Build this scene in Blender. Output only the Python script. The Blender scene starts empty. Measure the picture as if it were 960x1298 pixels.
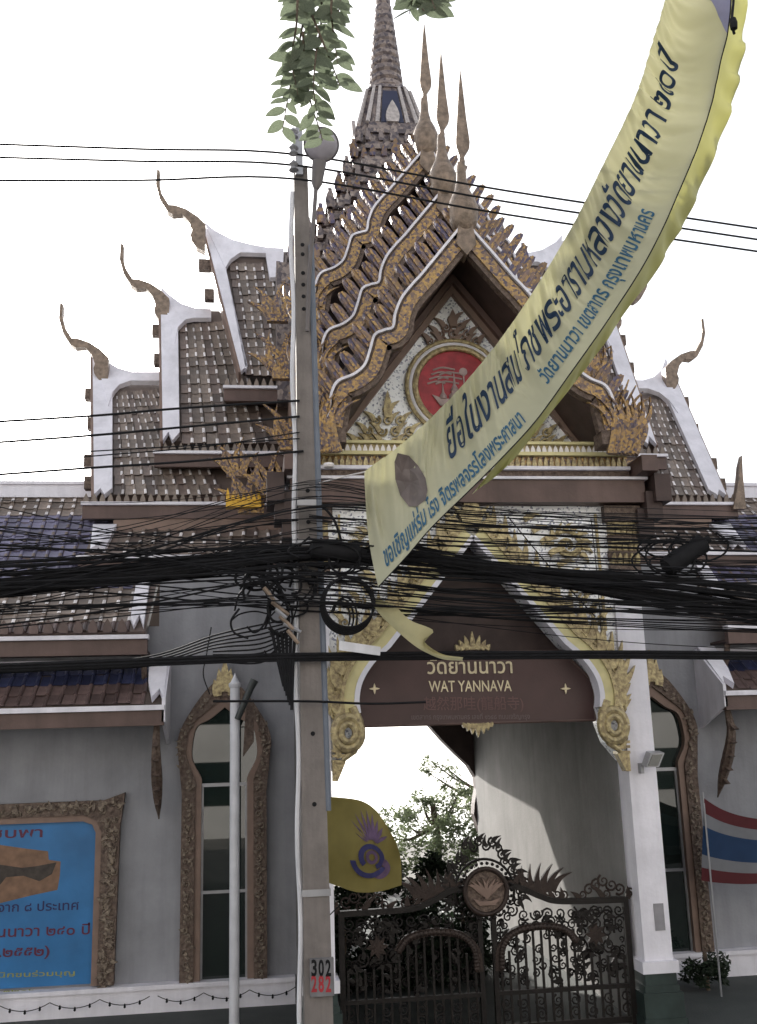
import bpy, math, random
from mathutils import Vector, Matrix
R = math.radians
PI = math.pi
rnd = random.Random(7)
sc = bpy.context.scene
COL = sc.collection

# ------------------------------------------------------------------ camera
FPX, PW, PH = 1280.0, 960.0, 1298.0
CAM = Vector((0.0, -13.0, 3.5))
_p, _r, _y = R(13.0), R(1.75), R(7.5)
_fw = Vector((math.sin(_y)*math.cos(_p), math.cos(_y)*math.cos(_p), math.sin(_p)))
_rt0 = Vector((math.cos(_y), -math.sin(_y), 0)); _up0 = _rt0.cross(_fw)
_rt = _rt0*math.cos(_r) - _up0*math.sin(_r)
_up = _up0*math.cos(_r) + _rt0*math.sin(_r)
cd = bpy.data.cameras.new('camera'); cam = bpy.data.objects.new('camera', cd); COL.objects.link(cam)
cam.matrix_world = Matrix(((_rt.x, _up.x, -_fw.x, CAM.x), (_rt.y, _up.y, -_fw.y, CAM.y), (_rt.z, _up.z, -_fw.z, CAM.z), (0, 0, 0, 1)))
cd.sensor_fit = 'VERTICAL'; cd.sensor_height = 24.0; cd.lens = 24.0*FPX/PH
cd.clip_start = 0.05; cd.clip_end = 3000
sc.camera = cam

# ------------------------------------------------------------------ sky, sun, exposure
SUN_AZ = R(-20.0)      # where the sun stands, measured from +Y towards +X
SUN_EL = R(25.0)
w = bpy.data.worlds.new('World'); sc.world = w; w.use_nodes = True
nt = w.node_tree; bg = nt.nodes['Background']
sky = nt.nodes.new('ShaderNodeTexSky'); sky.sky_type = 'NISHITA'; sky.sun_disc = False
sky.sun_elevation = SUN_EL; sky.sun_rotation = SUN_AZ
sky.air_density = 1.0; sky.dust_density = 2.2; sky.ozone_density = 1.0
hs = nt.nodes.new('ShaderNodeHueSaturation'); hs.inputs['Saturation'].default_value = 0.22
nt.links.new(sky.outputs[0], hs.inputs['Color']); nt.links.new(hs.outputs[0], bg.inputs['Color'])
bg.inputs['Strength'].default_value = 0.15
sd = bpy.data.lights.new('sun', 'SUN'); sd.energy = 4.0; sd.angle = R(0.6); sd.color = (1.0, 0.95, 0.88)
so = bpy.data.objects.new('sun', sd); COL.objects.link(so)
_sv = Vector((math.sin(SUN_AZ)*math.cos(SUN_EL), math.cos(SUN_AZ)*math.cos(SUN_EL), math.sin(SUN_EL)))
so.rotation_euler = _sv.to_track_quat('Z', 'Y').to_euler(); so.location = (0, 0, 40)
vs = sc.view_settings; vs.view_transform = 'Standard'; vs.look = 'None'; vs.gamma = 1.0; vs.exposure = 1.18
vs.use_curve_mapping = False

# ------------------------------------------------------------------ helpers
def ray(x, y): return _fw*FPX + _rt*(x-PW/2) - _up*(y-PH/2)
def at(x, y, Y):                                  # the point at depth Y that stands at a place read off the photograph
    d = ray(x, y); return CAM + d*((Y-CAM.y)/d.y)
def onplane(x, y, p0, n):
    d = ray(x, y); return CAM + d*((p0-CAM).dot(n)/d.dot(n))
A = 2.95                                          # the gate's axis

_m = {}
def mat(name, col, rough=.6, metal=0., var=.15, scale=6., bump=0., bscale=40., col2=None, kind='noise', spec=.4, coat=0., trans=0., stretch=None, streak=0., rand=0., lohi=None):
    if name in _m: return _m[name]
    m = bpy.data.materials.new(name); m.use_nodes = True; t = m.node_tree; b = t.nodes['Principled BSDF']
    b.inputs['Roughness'].default_value = rough; b.inputs['Metallic'].default_value = metal
    b.inputs['Specular IOR Level'].default_value = spec
    if coat: b.inputs['Coat Weight'].default_value = coat
    tc = t.nodes.new('ShaderNodeTexCoord'); src = tc.outputs['Object']
    if stretch:
        mp = t.nodes.new('ShaderNodeMapping'); mp.inputs['Scale'].default_value = stretch
        t.links.new(src, mp.inputs[0]); src = mp.outputs[0]
    if kind == 'noise':
        n = t.nodes.new('ShaderNodeTexNoise'); n.inputs['Scale'].default_value = scale; n.inputs['Detail'].default_value = 6
        fac = n.outputs['Fac']
    else:
        n = t.nodes.new('ShaderNodeTexVoronoi'); n.inputs['Scale'].default_value = scale
        sp = t.nodes.new('ShaderNodeSeparateColor'); t.links.new(n.outputs['Color'], sp.inputs[0]); fac = sp.outputs[0]
    t.links.new(src, n.inputs['Vector'])
    rp = t.nodes.new('ShaderNodeValToRGB'); c = Vector(col[:3])
    c2 = Vector(col2) if col2 else c*(1-var)
    c1 = c if col2 else c*(1+var)
    lo, hi = (.3, .7) if kind == 'noise' else (.1, .9)
    if lohi: lo, hi = lohi
    rp.color_ramp.elements[0].position = lo; rp.color_ramp.elements[1].position = hi
    rp.color_ramp.elements[0].color = (*c2, 1); rp.color_ramp.elements[1].color = (*[min(1, v) for v in c1], 1)
    t.links.new(fac, rp.inputs[0]); cout = rp.outputs[0]
    def times(fsock, lo_, hi_, p0, p1):
        nonlocal cout
        r3 = t.nodes.new('ShaderNodeMapRange'); r3.inputs['From Min'].default_value = p0; r3.inputs['From Max'].default_value = p1
        r3.inputs['To Min'].default_value = lo_; r3.inputs['To Max'].default_value = hi_; t.links.new(fsock, r3.inputs['Value'])
        m3 = t.nodes.new('ShaderNodeVectorMath'); m3.operation = 'SCALE'; t.links.new(cout, m3.inputs[0]); t.links.new(r3.outputs[0], m3.inputs['Scale']); cout = m3.outputs[0]
    if streak:                                     # rain streaks and blotches of grime
        mp3 = t.nodes.new('ShaderNodeMapping'); mp3.inputs['Scale'].default_value = (3.2, 3.2, .30); t.links.new(tc.outputs['Object'], mp3.inputs[0])
        n3 = t.nodes.new('ShaderNodeTexNoise'); n3.inputs['Scale'].default_value = 1.; n3.inputs['Detail'].default_value = 7; n3.inputs['Roughness'].default_value = .65
        t.links.new(mp3.outputs[0], n3.inputs['Vector']); times(n3.outputs['Fac'], 1-streak, 1.06, .30, .58)
        n4 = t.nodes.new('ShaderNodeTexNoise'); n4.inputs['Scale'].default_value = .9; n4.inputs['Detail'].default_value = 9; n4.inputs['Roughness'].default_value = .7
        t.links.new(tc.outputs['Object'], n4.inputs['Vector']); times(n4.outputs['Fac'], 1-streak*.8, 1.04, .34, .56)
    if rand:
        oi = t.nodes.new('ShaderNodeObjectInfo'); times(oi.outputs['Random'], 1-rand, 1+rand*.8, 0., 1.)
    t.links.new(cout, b.inputs['Base Color'])
    if bump:
        if kind == 'noise':
            n2 = t.nodes.new('ShaderNodeTexNoise'); n2.inputs['Detail'].default_value = 5; o2 = n2.outputs['Fac']
        else:
            n2 = t.nodes.new('ShaderNodeTexVoronoi'); o2 = n2.outputs['Distance']
        n2.inputs['Scale'].default_value = bscale; t.links.new(src, n2.inputs['Vector'])
        bp = t.nodes.new('ShaderNodeBump'); bp.inputs['Strength'].default_value = bump; bp.inputs['Distance'].default_value = .03
        t.links.new(o2, bp.inputs['Height']); t.links.new(bp.outputs[0], b.inputs['Normal'])
    if trans:
        tr = t.nodes.new('ShaderNodeBsdfTranslucent'); mx = t.nodes.new('ShaderNodeMixShader'); mx.inputs[0].default_value = trans
        t.links.new(cout, tr.inputs[0]); out = t.nodes['Material Output']
        t.links.new(b.outputs[0], mx.inputs[1]); t.links.new(tr.outputs[0], mx.inputs[2]); t.links.new(mx.outputs[0], out.inputs[0])
    _m[name] = m; return m

class MB:
    def __init__(s): s.v = []; s.f = []; s.mi = []
    def add(s, vs_, fs, mi=0):
        o = len(s.v); s.v += [Vector(q) for q in vs_]
        for f in fs: s.f.append([o+i for i in f]); s.mi.append(mi)
        return s
    def box(s, x0, x1, y0, y1, z0, z1, mi=0):
        return s.add([(x0,y0,z0),(x1,y0,z0),(x1,y1,z0),(x0,y1,z0),(x0,y0,z1),(x1,y0,z1),(x1,y1,z1),(x0,y1,z1)],
                     [(0,3,2,1),(4,5,6,7),(0,1,5,4),(1,2,6,5),(2,3,7,6),(3,0,4,7)], mi)
    def prism(s, pts, ext, mi=0):                  # polygon (3D points) swept along ext
        pts = [Vector(p) for p in pts]; n = len(pts); e = Vector(ext)
        nrm = Vector((0,0,0))
        for i in range(n): nrm += pts[i].cross(pts[(i+1) % n])
        if nrm.dot(e) > 0: pts = pts[::-1]
        vs_ = pts + [p+e for p in pts]
        fs = [tuple(range(n)), tuple(range(2*n-1, n-1, -1))] + [((i+1) % n, i, n+i, n+(i+1) % n) for i in range(n)]
        return s.add(vs_, fs, mi)
    def tube(s, pts, rad, seg=8, cap=True, mi=0):
        pts = [Vector(p) for p in pts]; n = len(pts)
        if not hasattr(rad, '__len__'): rad = [rad]*n
        o = len(s.v); pn = None
        for i in range(n):
            d = (pts[min(i+1, n-1)]-pts[max(i-1, 0)])
            d = d.normalized() if d.length > 1e-9 else Vector((0,0,1))
            if pn is None:
                a = Vector((0,0,1)) if abs(d.z) < .9 else Vector((1,0,0)); pn = d.cross(a).normalized()
            else:
                pn = pn - d*pn.dot(d); pn.normalize()
            q = d.cross(pn)
            for k in range(seg):
                an = 2*PI*k/seg; s.v.append(pts[i] + (pn*math.cos(an)+q*math.sin(an))*rad[i])
        for i in range(n-1):
            for k in range(seg):
                s.f.append([o+i*seg+k, o+i*seg+(k+1) % seg, o+(i+1)*seg+(k+1) % seg, o+(i+1)*seg+k]); s.mi.append(mi)
        if cap:
            s.f.append([o+k for k in range(seg)][::-1]); s.mi.append(mi)
            s.f.append([o+(n-1)*seg+k for k in range(seg)]); s.mi.append(mi)
        return s
    def lathe(s, prof, c, seg=20, axis='z', mi=0):  # prof: (radius, height)
        o = len(s.v); c = Vector(c)
        for r_, h in prof:
            for k in range(seg):
                a = 2*PI*k/seg; x, y = r_*math.cos(a), r_*math.sin(a)
                s.v.append(c + (Vector((x, y, h)) if axis == 'z' else Vector((x, -h, y))))
        n = len(prof)
        for i in range(n-1):
            for k in range(seg):
                s.f.append([o+i*seg+k, o+i*seg+(k+1) % seg, o+(i+1)*seg+(k+1) % seg, o+(i+1)*seg+k]); s.mi.append(mi)
        s.f.append([o+k for k in range(seg)][::-1]); s.mi.append(mi)
        s.f.append([o+(n-1)*seg+k for k in range(seg)]); s.mi.append(mi)
        return s
    def band(s, path, offs, y0, y1, mi=0):          # strip in an XZ plane between path and its offset path, y0 front, y1 back
        n = len(path)
        P = [Vector((p[0], y0, p[1])) for p in path]; Q = [Vector((p[0], y0, p[1])) for p in offs]
        e = Vector((0, y1-y0, 0)); vs_ = P + Q + [p+e for p in P] + [q+e for q in Q]
        fs = []
        for i in range(n-1):
            fs += [(i, i+1, n+i+1, n+i), (2*n+i+1, 2*n+i, 3*n+i, 3*n+i+1), (i+1, i, 2*n+i, 2*n+i+1), (n+i, n+i+1, 3*n+i+1, 3*n+i)]
        fs += [(0, n, 3*n, 2*n), (n-1, 2*n+n-1, 3*n+n-1, 2*n-1)]
        return s.add(vs_, fs, mi)
    def mirror(s):
        r = MB(); r.v = [Vector((2*A-p.x, p.y, p.z)) for p in s.v]; r.f = [f[::-1] for f in s.f]; r.mi = list(s.mi); return r
    def join(s, o): return s.add(o.v, o.f)
WM = {}
def link(o, parent=None):
    COL.objects.link(o)
    if parent is not None:
        o.parent = parent; o.matrix_parent_inverse = WM.get(parent.name, Matrix()).inverted()
    return o
def mesh(name, mb, mats, smooth=False):
    me = bpy.data.meshes.new(name); me.from_pydata([tuple(v) for v in mb.v], [], mb.f)
    if not isinstance(mats, (list, tuple)): mats = [mats]
    for m in mats: me.materials.append(m)
    if len(mats) > 1: me.polygons.foreach_set('material_index', mb.mi)
    if smooth:
        me.polygons.foreach_set('use_smooth', [True]*len(me.polygons))
        try: me.set_sharp_from_angle(angle=R(42))
        except Exception: pass
    me.update(); return me
def obj(name, mb, mats, parent=None, smooth=False):
    o = bpy.data.objects.new(name, mesh(name, mb, mats, smooth)); return link(o, parent)
def inst(name, me, M, parent=None):                # one more piece that shares a mesh
    o = bpy.data.objects.new(name, me); link(o, parent); o.matrix_basis = M; return o
def tag(o, label, cat, group=None):
    o['label'] = label; o['category'] = cat
    if group: o['group'] = group
    return o
def thing(name, label, cat, loc=(0,0,0), group=None):
    o = bpy.data.objects.new(name, None); COL.objects.link(o); o.location = loc; o.empty_display_size = .2
    WM[o.name] = Matrix.Translation(loc); return tag(o, label, cat, group)
def struct(name, mb, m, **k):
    o = obj(name, mb, m, **k); o['kind'] = 'structure'; return o
def spline(pts, n=8):                              # Catmull-Rom
    pts = [Vector(p) for p in pts]; out = []
    P = [pts[0]*2-pts[1]] + pts + [pts[-1]*2-pts[-2]]
    for i in range(1, len(P)-2):
        for k in range(n):
            t = k/n; a, b, c, d = P[i-1], P[i], P[i+1], P[i+2]
            out.append(.5*((2*b)+(c-a)*t+(2*a-5*b+4*c-d)*t*t+(3*b-a-3*c+d)*t**3))
    out.append(pts[-1]); return out
def sp2(pts, n=6): return [(v.x, v.y) for v in spline([(p[0], p[1], 0) for p in pts], n)]
def offset2(path, d):                              # offset an open 2D path to its left side
    out = []; n = len(path)
    for i in range(n):
        a = path[max(i-1, 0)]; b = path[min(i+1, n-1)]
        tx, ty = b[0]-a[0], b[1]-a[1]; l = math.hypot(tx, ty) or 1
        dd = d[i] if hasattr(d, '__len__') else d
        out.append((path[i][0]-ty/l*dd, path[i][1]+tx/l*dd))
    return out
def mir2(path): return [(2*A-x, z) for x, z in path]
def flame(L, W, curl=.25, n=7):                    # 2D outline of a flame-shaped leaf, root at the origin, growing along +y
    l, r_ = [], []
    for i in range(n+1):
        t = i/n; cx = curl*L*(t**1.8) - curl*.5*L*math.sin(PI*t)*.6
        hw = W*.5*(math.sin(PI*min(1, .22+t*.62))**1.0)*(1-t)**.55 if t < 1 else 0
        l.append((cx-hw, L*t)); r_.append((cx+hw, L*t))
    return l + r_[-2::-1]
_pf = [0]
def put_flame(mb, org, ey, L, W, curl=.25, ez=Vector((0,-1,0)), th=.04, mi=0):
    _pf[0] += 1; th = th*(1+.11*(_pf[0] % 7)) + .0007*(_pf[0] % 11)      # no two neighbours end in one plane
    ey = Vector(ey).normalized(); ez = Vector(ez).normalized(); ex = ey.cross(ez).normalized(); org = Vector(org)
    mb.prism([org+ex*x+ey*y-ez*th/2 for x, y in flame(L, W, curl)], ez*th, mi); return mb
def spiral(mb, c, r0, turns, a0, rad, sgn=1, ex=Vector((1,0,0)), ez=Vector((0,0,1)), seg=6, n=26, tail=None):
    pts, rr = [], []
    c = Vector(c)
    for i in range(n+1):
        t = i/n; a = a0 + sgn*turns*2*PI*t; r_ = r0*(1-.86*t)
        pts.append(c + ex*math.cos(a)*r_ + ez*math.sin(a)*r_); rr.append(rad*(1-.45*t))
    mb.tube(pts, rr, seg); return mb

# ------------------------------------------------------------------ materials
M_wall = mat('grey_plaster', (.285,.287,.312), .85, streak=.15, var=.10, scale=1.6, bump=.15, bscale=25)
M_white = mat('white_plaster', (.76,.74,.80), .75, streak=.12, var=.07, scale=2.2, bump=.12, bscale=18)
M_brown = mat('brown_paint', (.115,.072,.062), .5, streak=.2, var=.16, scale=3, bump=.1, bscale=30)
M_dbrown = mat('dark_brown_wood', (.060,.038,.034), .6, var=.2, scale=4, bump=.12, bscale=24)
M_mosaic = mat('white_glass_mosaic', (.95,.96,.99), .25, .0, scale=40, kind='vor', col2=(.30,.31,.40), lohi=(.10,.24), bump=.15, bscale=34, spec=.7)
M_gold = mat('gilded_stucco', (.58,.48,.26), .4, .35, scale=20, col2=(.20,.15,.09), bump=.35, bscale=40)
M_gold2 = mat('gilded_mosaic', (.42,.265,.10), .34, .35, scale=30, kind='vor', col2=(.10,.078,.10), bump=.35, bscale=26)
M_pale = mat('pale_yellow_moulding', (.66,.59,.31), .5, .05, var=.12, scale=5)
M_fin = mat('fin_glass_mosaic', (.27,.17,.085), .36, .25, scale=14, kind='vor', col2=(.09,.078,.13), rand=.25, bump=.3, bscale=18)
M_finial = mat('weathered_finial', (.22,.165,.125), .45, .2, var=.4, scale=11, bump=.4)
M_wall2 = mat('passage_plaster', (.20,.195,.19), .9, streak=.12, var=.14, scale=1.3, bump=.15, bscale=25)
M_yel0 = mat('bright_gilding', (.58,.34,.035), .35, .3, var=.2, scale=12)
M_carve = mat('brown_carved_stucco', (.32,.26,.20), .6, .1, scale=22, col2=(.085,.06,.05), bump=.8, bscale=34)
M_green = mat('dark_green_marble', (.03,.045,.042), .4, var=.4, scale=3)
M_bronze = mat('bronze_stucco', (.19,.14,.11), .6, .15, scale=18, col2=(.075,.05,.042), bump=.8, bscale=30)
M_bronzeflat = mat('bronze_moulding', (.22,.15,.12), .55, .1, var=.12, scale=5)
M_tile = mat('brown_glazed_tile', (.19,.15,.125), .42, rand=.38, var=.25, scale=3, spec=.5)
M_tile2 = mat('brown_glazed_tile_dark', (.14,.105,.09), .42, rand=.38, var=.25, scale=3, spec=.5)
M_tilered = mat('red_brown_tile', (.115,.078,.072), .4, rand=.38, var=.25, scale=3, spec=.5)
M_tileblue = mat('blue_violet_tile', (.135,.125,.20), .38, rand=.38, var=.22, scale=3, spec=.5)
M_tilenavy = mat('navy_tile', (.03,.035,.075), .3, rand=.38, var=.22, scale=3, spec=.5)
M_mortar = mat('white_mortar', (.72,.68,.68), .7, rand=.3, var=.12, scale=8)
M_spire = mat('spire_glass_mosaic', (.29,.235,.21), .4, .12, scale=14, kind='vor', col2=(.085,.07,.08), bump=.4, bscale=16)
M_bellrib = mat('pale_rib_mosaic', (.42,.38,.37), .5, var=.3, scale=16)
M_concrete = mat('pole_concrete', (.20,.178,.168), .85, streak=.35, var=.14, scale=4, bump=.2, bscale=30)
M_black = mat('black_cable_rubber', (.012,.012,.014), .8, var=.2, scale=10, spec=.2)
M_iron = mat('dark_iron', (.014,.011,.010), .5, .35, var=.3, scale=9, bump=.2)
M_ironbrown = mat('brown_iron', (.034,.022,.018), .5, .3, var=.3, scale=9, bump=.3)
M_lamparm = mat('lamp_arm_paint', (.13,.115,.115), .5, .2, var=.15)
M_pipe = mat('white_pipe', (.62,.62,.66), .4, streak=.2, var=.1, scale=3)
M_metal = mat('grey_metal', (.33,.33,.35), .4, .5, var=.12, scale=6)
M_glass = mat('dark_window_glass', (.012,.018,.016), .015, var=.2, scale=1, spec=.8)
M_red = mat('red_enamel', (.34,.025,.035), .45, var=.3, scale=8)
M_sign = mat('sign_board_brown', (.082,.045,.042), .42, var=.12, scale=2.5, bump=.05)
M_gilt = mat('gilt_letter', (.60,.52,.36), .3, .5, var=.15, scale=20)
M_dimred = mat('faded_red_letter', (.15,.08,.075), .5, var=.1)
M_dimgrey = mat('faded_grey_letter', (.16,.12,.115), .5, var=.1)

# ================================================================== SETTING
g = MB(); g.add([(-600,-600,-.14),(600,-600,-.14),(600,27,-.14),(-600,27,-.14),(-600,27,-1.2),(600,27,-1.2)], [(0,1,2,3),(3,2,5,4)])
wv_ = MB().add([(-900,27,-.6),(900,27,-.6),(900,2500,-.6),(-900,2500,-.6)], [(0,1,2,3)])
struct('river', wv_, mat('river_water', (.10,.10,.09), .12, var=.1, scale=.1, bump=.25, bscale=.8, spec=.6))
struct('ground', g, mat('earth_paving', (.16,.15,.14), .9, var=.2, scale=.8))
g = MB(); g.box(-80, 80, -22, -5.2, -.3, -.12)
struct('road', g, mat('asphalt', (.05,.05,.052), .85, var=.25, scale=2.5, bump=.3, bscale=60))
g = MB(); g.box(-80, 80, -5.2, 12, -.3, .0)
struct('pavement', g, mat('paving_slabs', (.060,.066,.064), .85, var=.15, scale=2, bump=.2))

# ================================================================== GATEHOUSE
G = thing('temple_gatehouse', 'ornate tiered gatehouse with tall spire, steep gables and curling roof finials', 'gatehouse', (A, 4.5, .0))
YW = 2.55
# --- pillars
for sgn in (-1, 1):
    x0, x1 = A+sgn*1.93, A+sgn*2.30
    x0, x1 = min(x0, x1), max(x0, x1)
    p = obj('pillar', MB().box(x0, x1, 0, .4, .78, 5.72), M_white, G)
    b = MB()
    for z0, z1, e in ((.64,.779,.05),): b.box(x0-e, x1+e, -e, .4, z0, z1)
    b2 = MB()
    for z0, z1, e in ((.133,.42,.07),(.42,.50,.04),(.50,.638,.02)): b2.box(x0-e, x1+e, -e, .4, z0, z1)
    obj('pedestal_shaft', b2, M_green, p)
    obj('pedestal', b, M_white, p)
    obj('pedestal_foot', MB().box(x0-.09, x1+.09, -.09, .4, .0, .132), M_green, p)
    c = MB()
    for z0, z1, e in ((5.70,5.80,.03),(5.86,5.98,.03),(6.12,6.2,.02),(6.38,6.6,.07)): c.box(x0-e, x1+e, -e, .45, z0, z1)
    obj('capital', c, M_bronze, p)
    c = MB(); c.box(x0-.01, x1+.01, -.01, .42, 5.72, 6.4)
    obj('capital_core', c, M_gold, p)
    c = MB()
    for zz, up in ((5.80,1),(5.98,1),(6.2,1)):
        for k in range(5):
            put_flame(c, (x0-.02+(x1-x0+.04)*(k+.5)/5, -.03, zz), (0,-.25,1), .15, .085, 0, th=.03)
    obj('capital_leaves', c, M_gold, p)
# --- passage
pw = MB()
pw.box(A+1.91, A+2.28, .402, 9.198, .0, 7.2)
obj('passage_wall', pw, M_wall2, G); obj('passage_wall', pw.mirror(), M_wall2, G)
obj('passage_ceiling', MB().box(A-1.91, A+1.91, .6, 9.2, 6.9, 7.0), M_dbrown, G)
# --- arch outline (right half, offset from the axis, height)
ARCH = [(0,6.16),(.6,5.43),(1.17,4.74),(1.40,4.53),(1.55,4.30),(1.60,4.08),(1.585,3.90)]
ar = [(A+dx, z) for dx, z in sp2(ARCH[2:], 5)]
ar = [(A, 6.16), (A+.6, 5.43)] + ar
# front panel with the arch cut out, two halves
left_edge = A+1.93
pan = [(A, 6.62), (left_edge, 6.62), (left_edge, 3.2), (A+1.90, 3.2)] + [(A+1.70, 3.45), (A+1.62, 3.7)] + ar[::-1]
mb = MB().prism([(x, .06, z) for x, z in pan], (0, .3, 0))
FW = obj('front_wall', mb, M_mosaic, G); obj('front_wall', mb.mirror(), M_mosaic, G)
# arch frame
def arch_side(m):
    f = (lambda b: b.mirror()) if m else (lambda b: b)
    inner = ar
    fr = obj('arch_frame', f(MB().band(inner, offset2(inner, .17), -.12, .1)), M_pale, G)
    obj('inner_bead', f(MB().band(offset2(inner, -.03), offset2(inner, .035), -.15, .08)), M_white, fr)
    obj('outer_bead', f(MB().band(offset2(inner, .165), offset2(inner, .215), -.15, .08)), M_gold, fr)
    out = offset2(inner, .20); tot = 0
    lv = MB(); seq = []
    for i in range(len(out)-1):
        a, b = Vector((out[i][0], 0, out[i][1])), Vector((out[i+1][0], 0, out[i+1][1])); n_ = max(1, int((b-a).length/.10))
        for k in range(n_): seq.append((a.lerp(b, (k+.5)/n_), (b-a).normalized()))
    r2 = random.Random(3)
    for i, (q, t) in enumerate(seq):
        nrm = Vector((t.z, 0, -t.x)) * -1
        if nrm.x < 0: nrm = -nrm
        d = (nrm*.8 - t*.75 if i % 2 else nrm - t*.2)
        put_flame(lv, (q.x, -.05-.02*(i % 3), q.z), d, .34+.06*r2.random() - (.12 if i > len(seq)-6 else 0), .15, -.35, th=.05)
        spiral(lv, (q.x+nrm.x*.09, -.10, q.z+nrm.z*.09), .055, 1.2, r2.random()*6, .017, seg=5, n=12)
    obj('flame_leaves', f(lv), M_gold, fr)
    # volute and tail
    c = Vector((A+1.725, 0, 3.66)); v = MB()
    for rr, yy in ((.17,-.13), (.095,-.16)):
        pts = [(c.x+rr*math.cos(a)*.95, yy, c.z+rr*1.15*math.sin(a)) for a in [2*PI*i/22 for i in range(23)]]
        v.tube(pts, .062 if rr > .1 else .045, 8)
    v.tube([(A+1.66,-.12,3.98),(A+1.59,-.12,3.80),(A+1.585,-.12,3.62),(A+1.66,-.12,3.44),(A+1.80,-.12,3.33)], [.06,.065,.06,.05,.03], 8)
    v.tube([(A+1.80,-.1,3.98),(A+1.88,-.1,3.72),(A+1.87,-.1,3.5),(A+1.83,-.1,3.36)], [.05,.06,.05,.04], 8)
    for k, zz in enumerate((3.46, 3.40, 3.33)): v.box(A+1.70+.03*k, A+1.925, -.14+.01*k, .07, zz-.03, zz+.005)
    v.prism([(A+1.76,-.10,3.3),(A+1.92,-.10,3.3),(A+1.92,-.10,3.08),(A+1.86,-.10,3.08)], (0,.16,0))
    obj('volute', f(v), M_gold, fr, smooth=True)
    # spandrel scroll on the mosaic
    s = MB(); cc = Vector((A+1.34, 0, 6.06))
    spiral(s, (cc.x, .035, cc.z), .22, 1.6, 2.3, .035, -1); spiral(s, (cc.x+.02, .03, cc.z), .13, 1.3, .3, .03, -1)
    for k in range(9):
        an = -.6 + k*.45; put_flame(s, (cc.x+.2*math.cos(an), .03, cc.z+.2*math.sin(an)), (math.cos(an)+.4, 0, math.sin(an)), .15, .08, .4, th=.05)
    for k in range(6):
        t = k/5; q = Vector((A+.72, 0, 6.42)).lerp(Vector((A+1.25, 0, 5.62)), t)
        put_flame(s, (q.x+.04, .03, q.z), (.75, 0, .45), .24, .11, .3, th=.05)
    for k in range(5):
        q = Vector((A+1.3, 0, 5.6)).lerp(Vector((A+1.72, 0, 5.06)), k/4); spiral(s, (q.x, .03, q.z), .075, 1.3, k, .02, seg=5, n=14)
        put_flame(s, (q.x+.03, .03, q.z+.03), (.6, 0, .8), .2, .09, .3, th=.04)
    obj('spandrel_scroll', f(s), M_gold, G)
    # thin border line on the mosaic
    obj('panel_border', f(MB().band([(A+1.78, 6.5), (A+1.80, 4.9)], [(A+1.75, 6.5), (A+1.77, 4.9)], .02, .07)), M_gold, G)
arch_side(False); arch_side(True)
ap = MB(); put_flame(ap, (A, -.06, 6.3), (0,0,1), .52, .34, 0, th=.08)
for s_ in (-1, 1):
    for k in range(3): put_flame(ap, (A+s_*.06*(k+1), -.08, 6.3-.08*k), (s_*(.35+.25*k), 0, 1), .34, .13, .25*s_, th=.05)
obj('arch_crest', ap, M_gold, G)
# dark tympanum board behind the arch and moulding
tb = [(A+dx*1.02, z+.02) for dx, z in [(0,6.2),(1.2,4.78),(1.62,4.3),(1.62,4.0)]]
mb = MB().prism([(x, .40, z) for x, z in tb + [(2*A-x, z) for x, z in tb[:0:-1]]], (0, .08, 0))
obj('arch_tympanum', mb, M_dbrown, G)
cr = MB()
for k in range(-3, 4): put_flame(cr, (A-.02+k*.062, .16, 4.69), (k*.16, 0, 1), .25-.055*abs(k), .09, .05*k, th=.05)
obj('tympanum_crest', cr, M_gold, G)
cr = MB()
for k in range(-3, 4): put_flame(cr, (A+k*.055, .18, 3.74), (k*.2, 0, -1), .18-.04*abs(k), .09, .05*k, th=.05)
obj('tympanum_pendant', cr, M_gold, G)
# --- beam and frieze
obj('beam', MB().box(A-2.42, A+2.42, -.18, .5, 6.62, 6.93), M_brown, G)
obj('beam_trim', MB().box(A-2.46, A+2.46, -.22, .5, 6.933, 6.97), M_white, G)
z = 6.972
for k, (h, e, m) in enumerate(((.11,.10,M_bronze),(.05,.16,M_white),(.16,.06,M_gold2),(.05,.13,M_pale),(.12,.03,M_gold),(.04,.09,M_pale))):
    fz = obj('frieze_band', MB().box(A-2.25, A+2.25, -e, .5, z, z+h-.002), m, G)
    if k in (2, 4):
        lb = MB()
        for i in range(56): put_flame(lb, (A-2.2+i*.08, -e-.012, z), (0,0,1), h*.95, .075, 0, th=.025)
        obj('lotus_petals', lb, M_gold if k == 2 else M_mortar, fz)
    z += h
ZB = z                                              # foot of the pediment
# --- pediment
YT = .5
tri = [(A-1.85, ZB), (A+1.85, ZB), (A, 9.95)]
tym = obj('pediment', MB().prism([(x, YT, z_) for x, z_ in tri], (0, .1, 0)), M_mosaic, G)
for k, (e0, e1, y, m) in enumerate(((0, .10, .40, M_bronzeflat), (.10, .20, .30, M_brown), (.20, .34, .38, M_bronzeflat), (.34, .40, .33, M_pale))):
    mb = MB()
    for f in (1, -1):
        p0 = [(A, 9.90+e0*1.35), (A+f*(1.80+e0*1.1), ZB)]; p1 = [(A, 9.90+e1*1.35), (A+f*(1.80+e1*1.1), ZB)]
        mb.prism([(x, y, z_) for x, z_ in p0 + p1[::-1]], (0, YT+.1-y, 0))
    obj('pediment_moulding', mb, m, G)
mc = Vector((A, YT, 8.46))
md = obj('medallion', MB().lathe([(.58,-.02),(.58,.03),(.0,.035)], (mc.x, YT-.02, mc.z), 40, 'y'), M_red, G, smooth=True)
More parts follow.
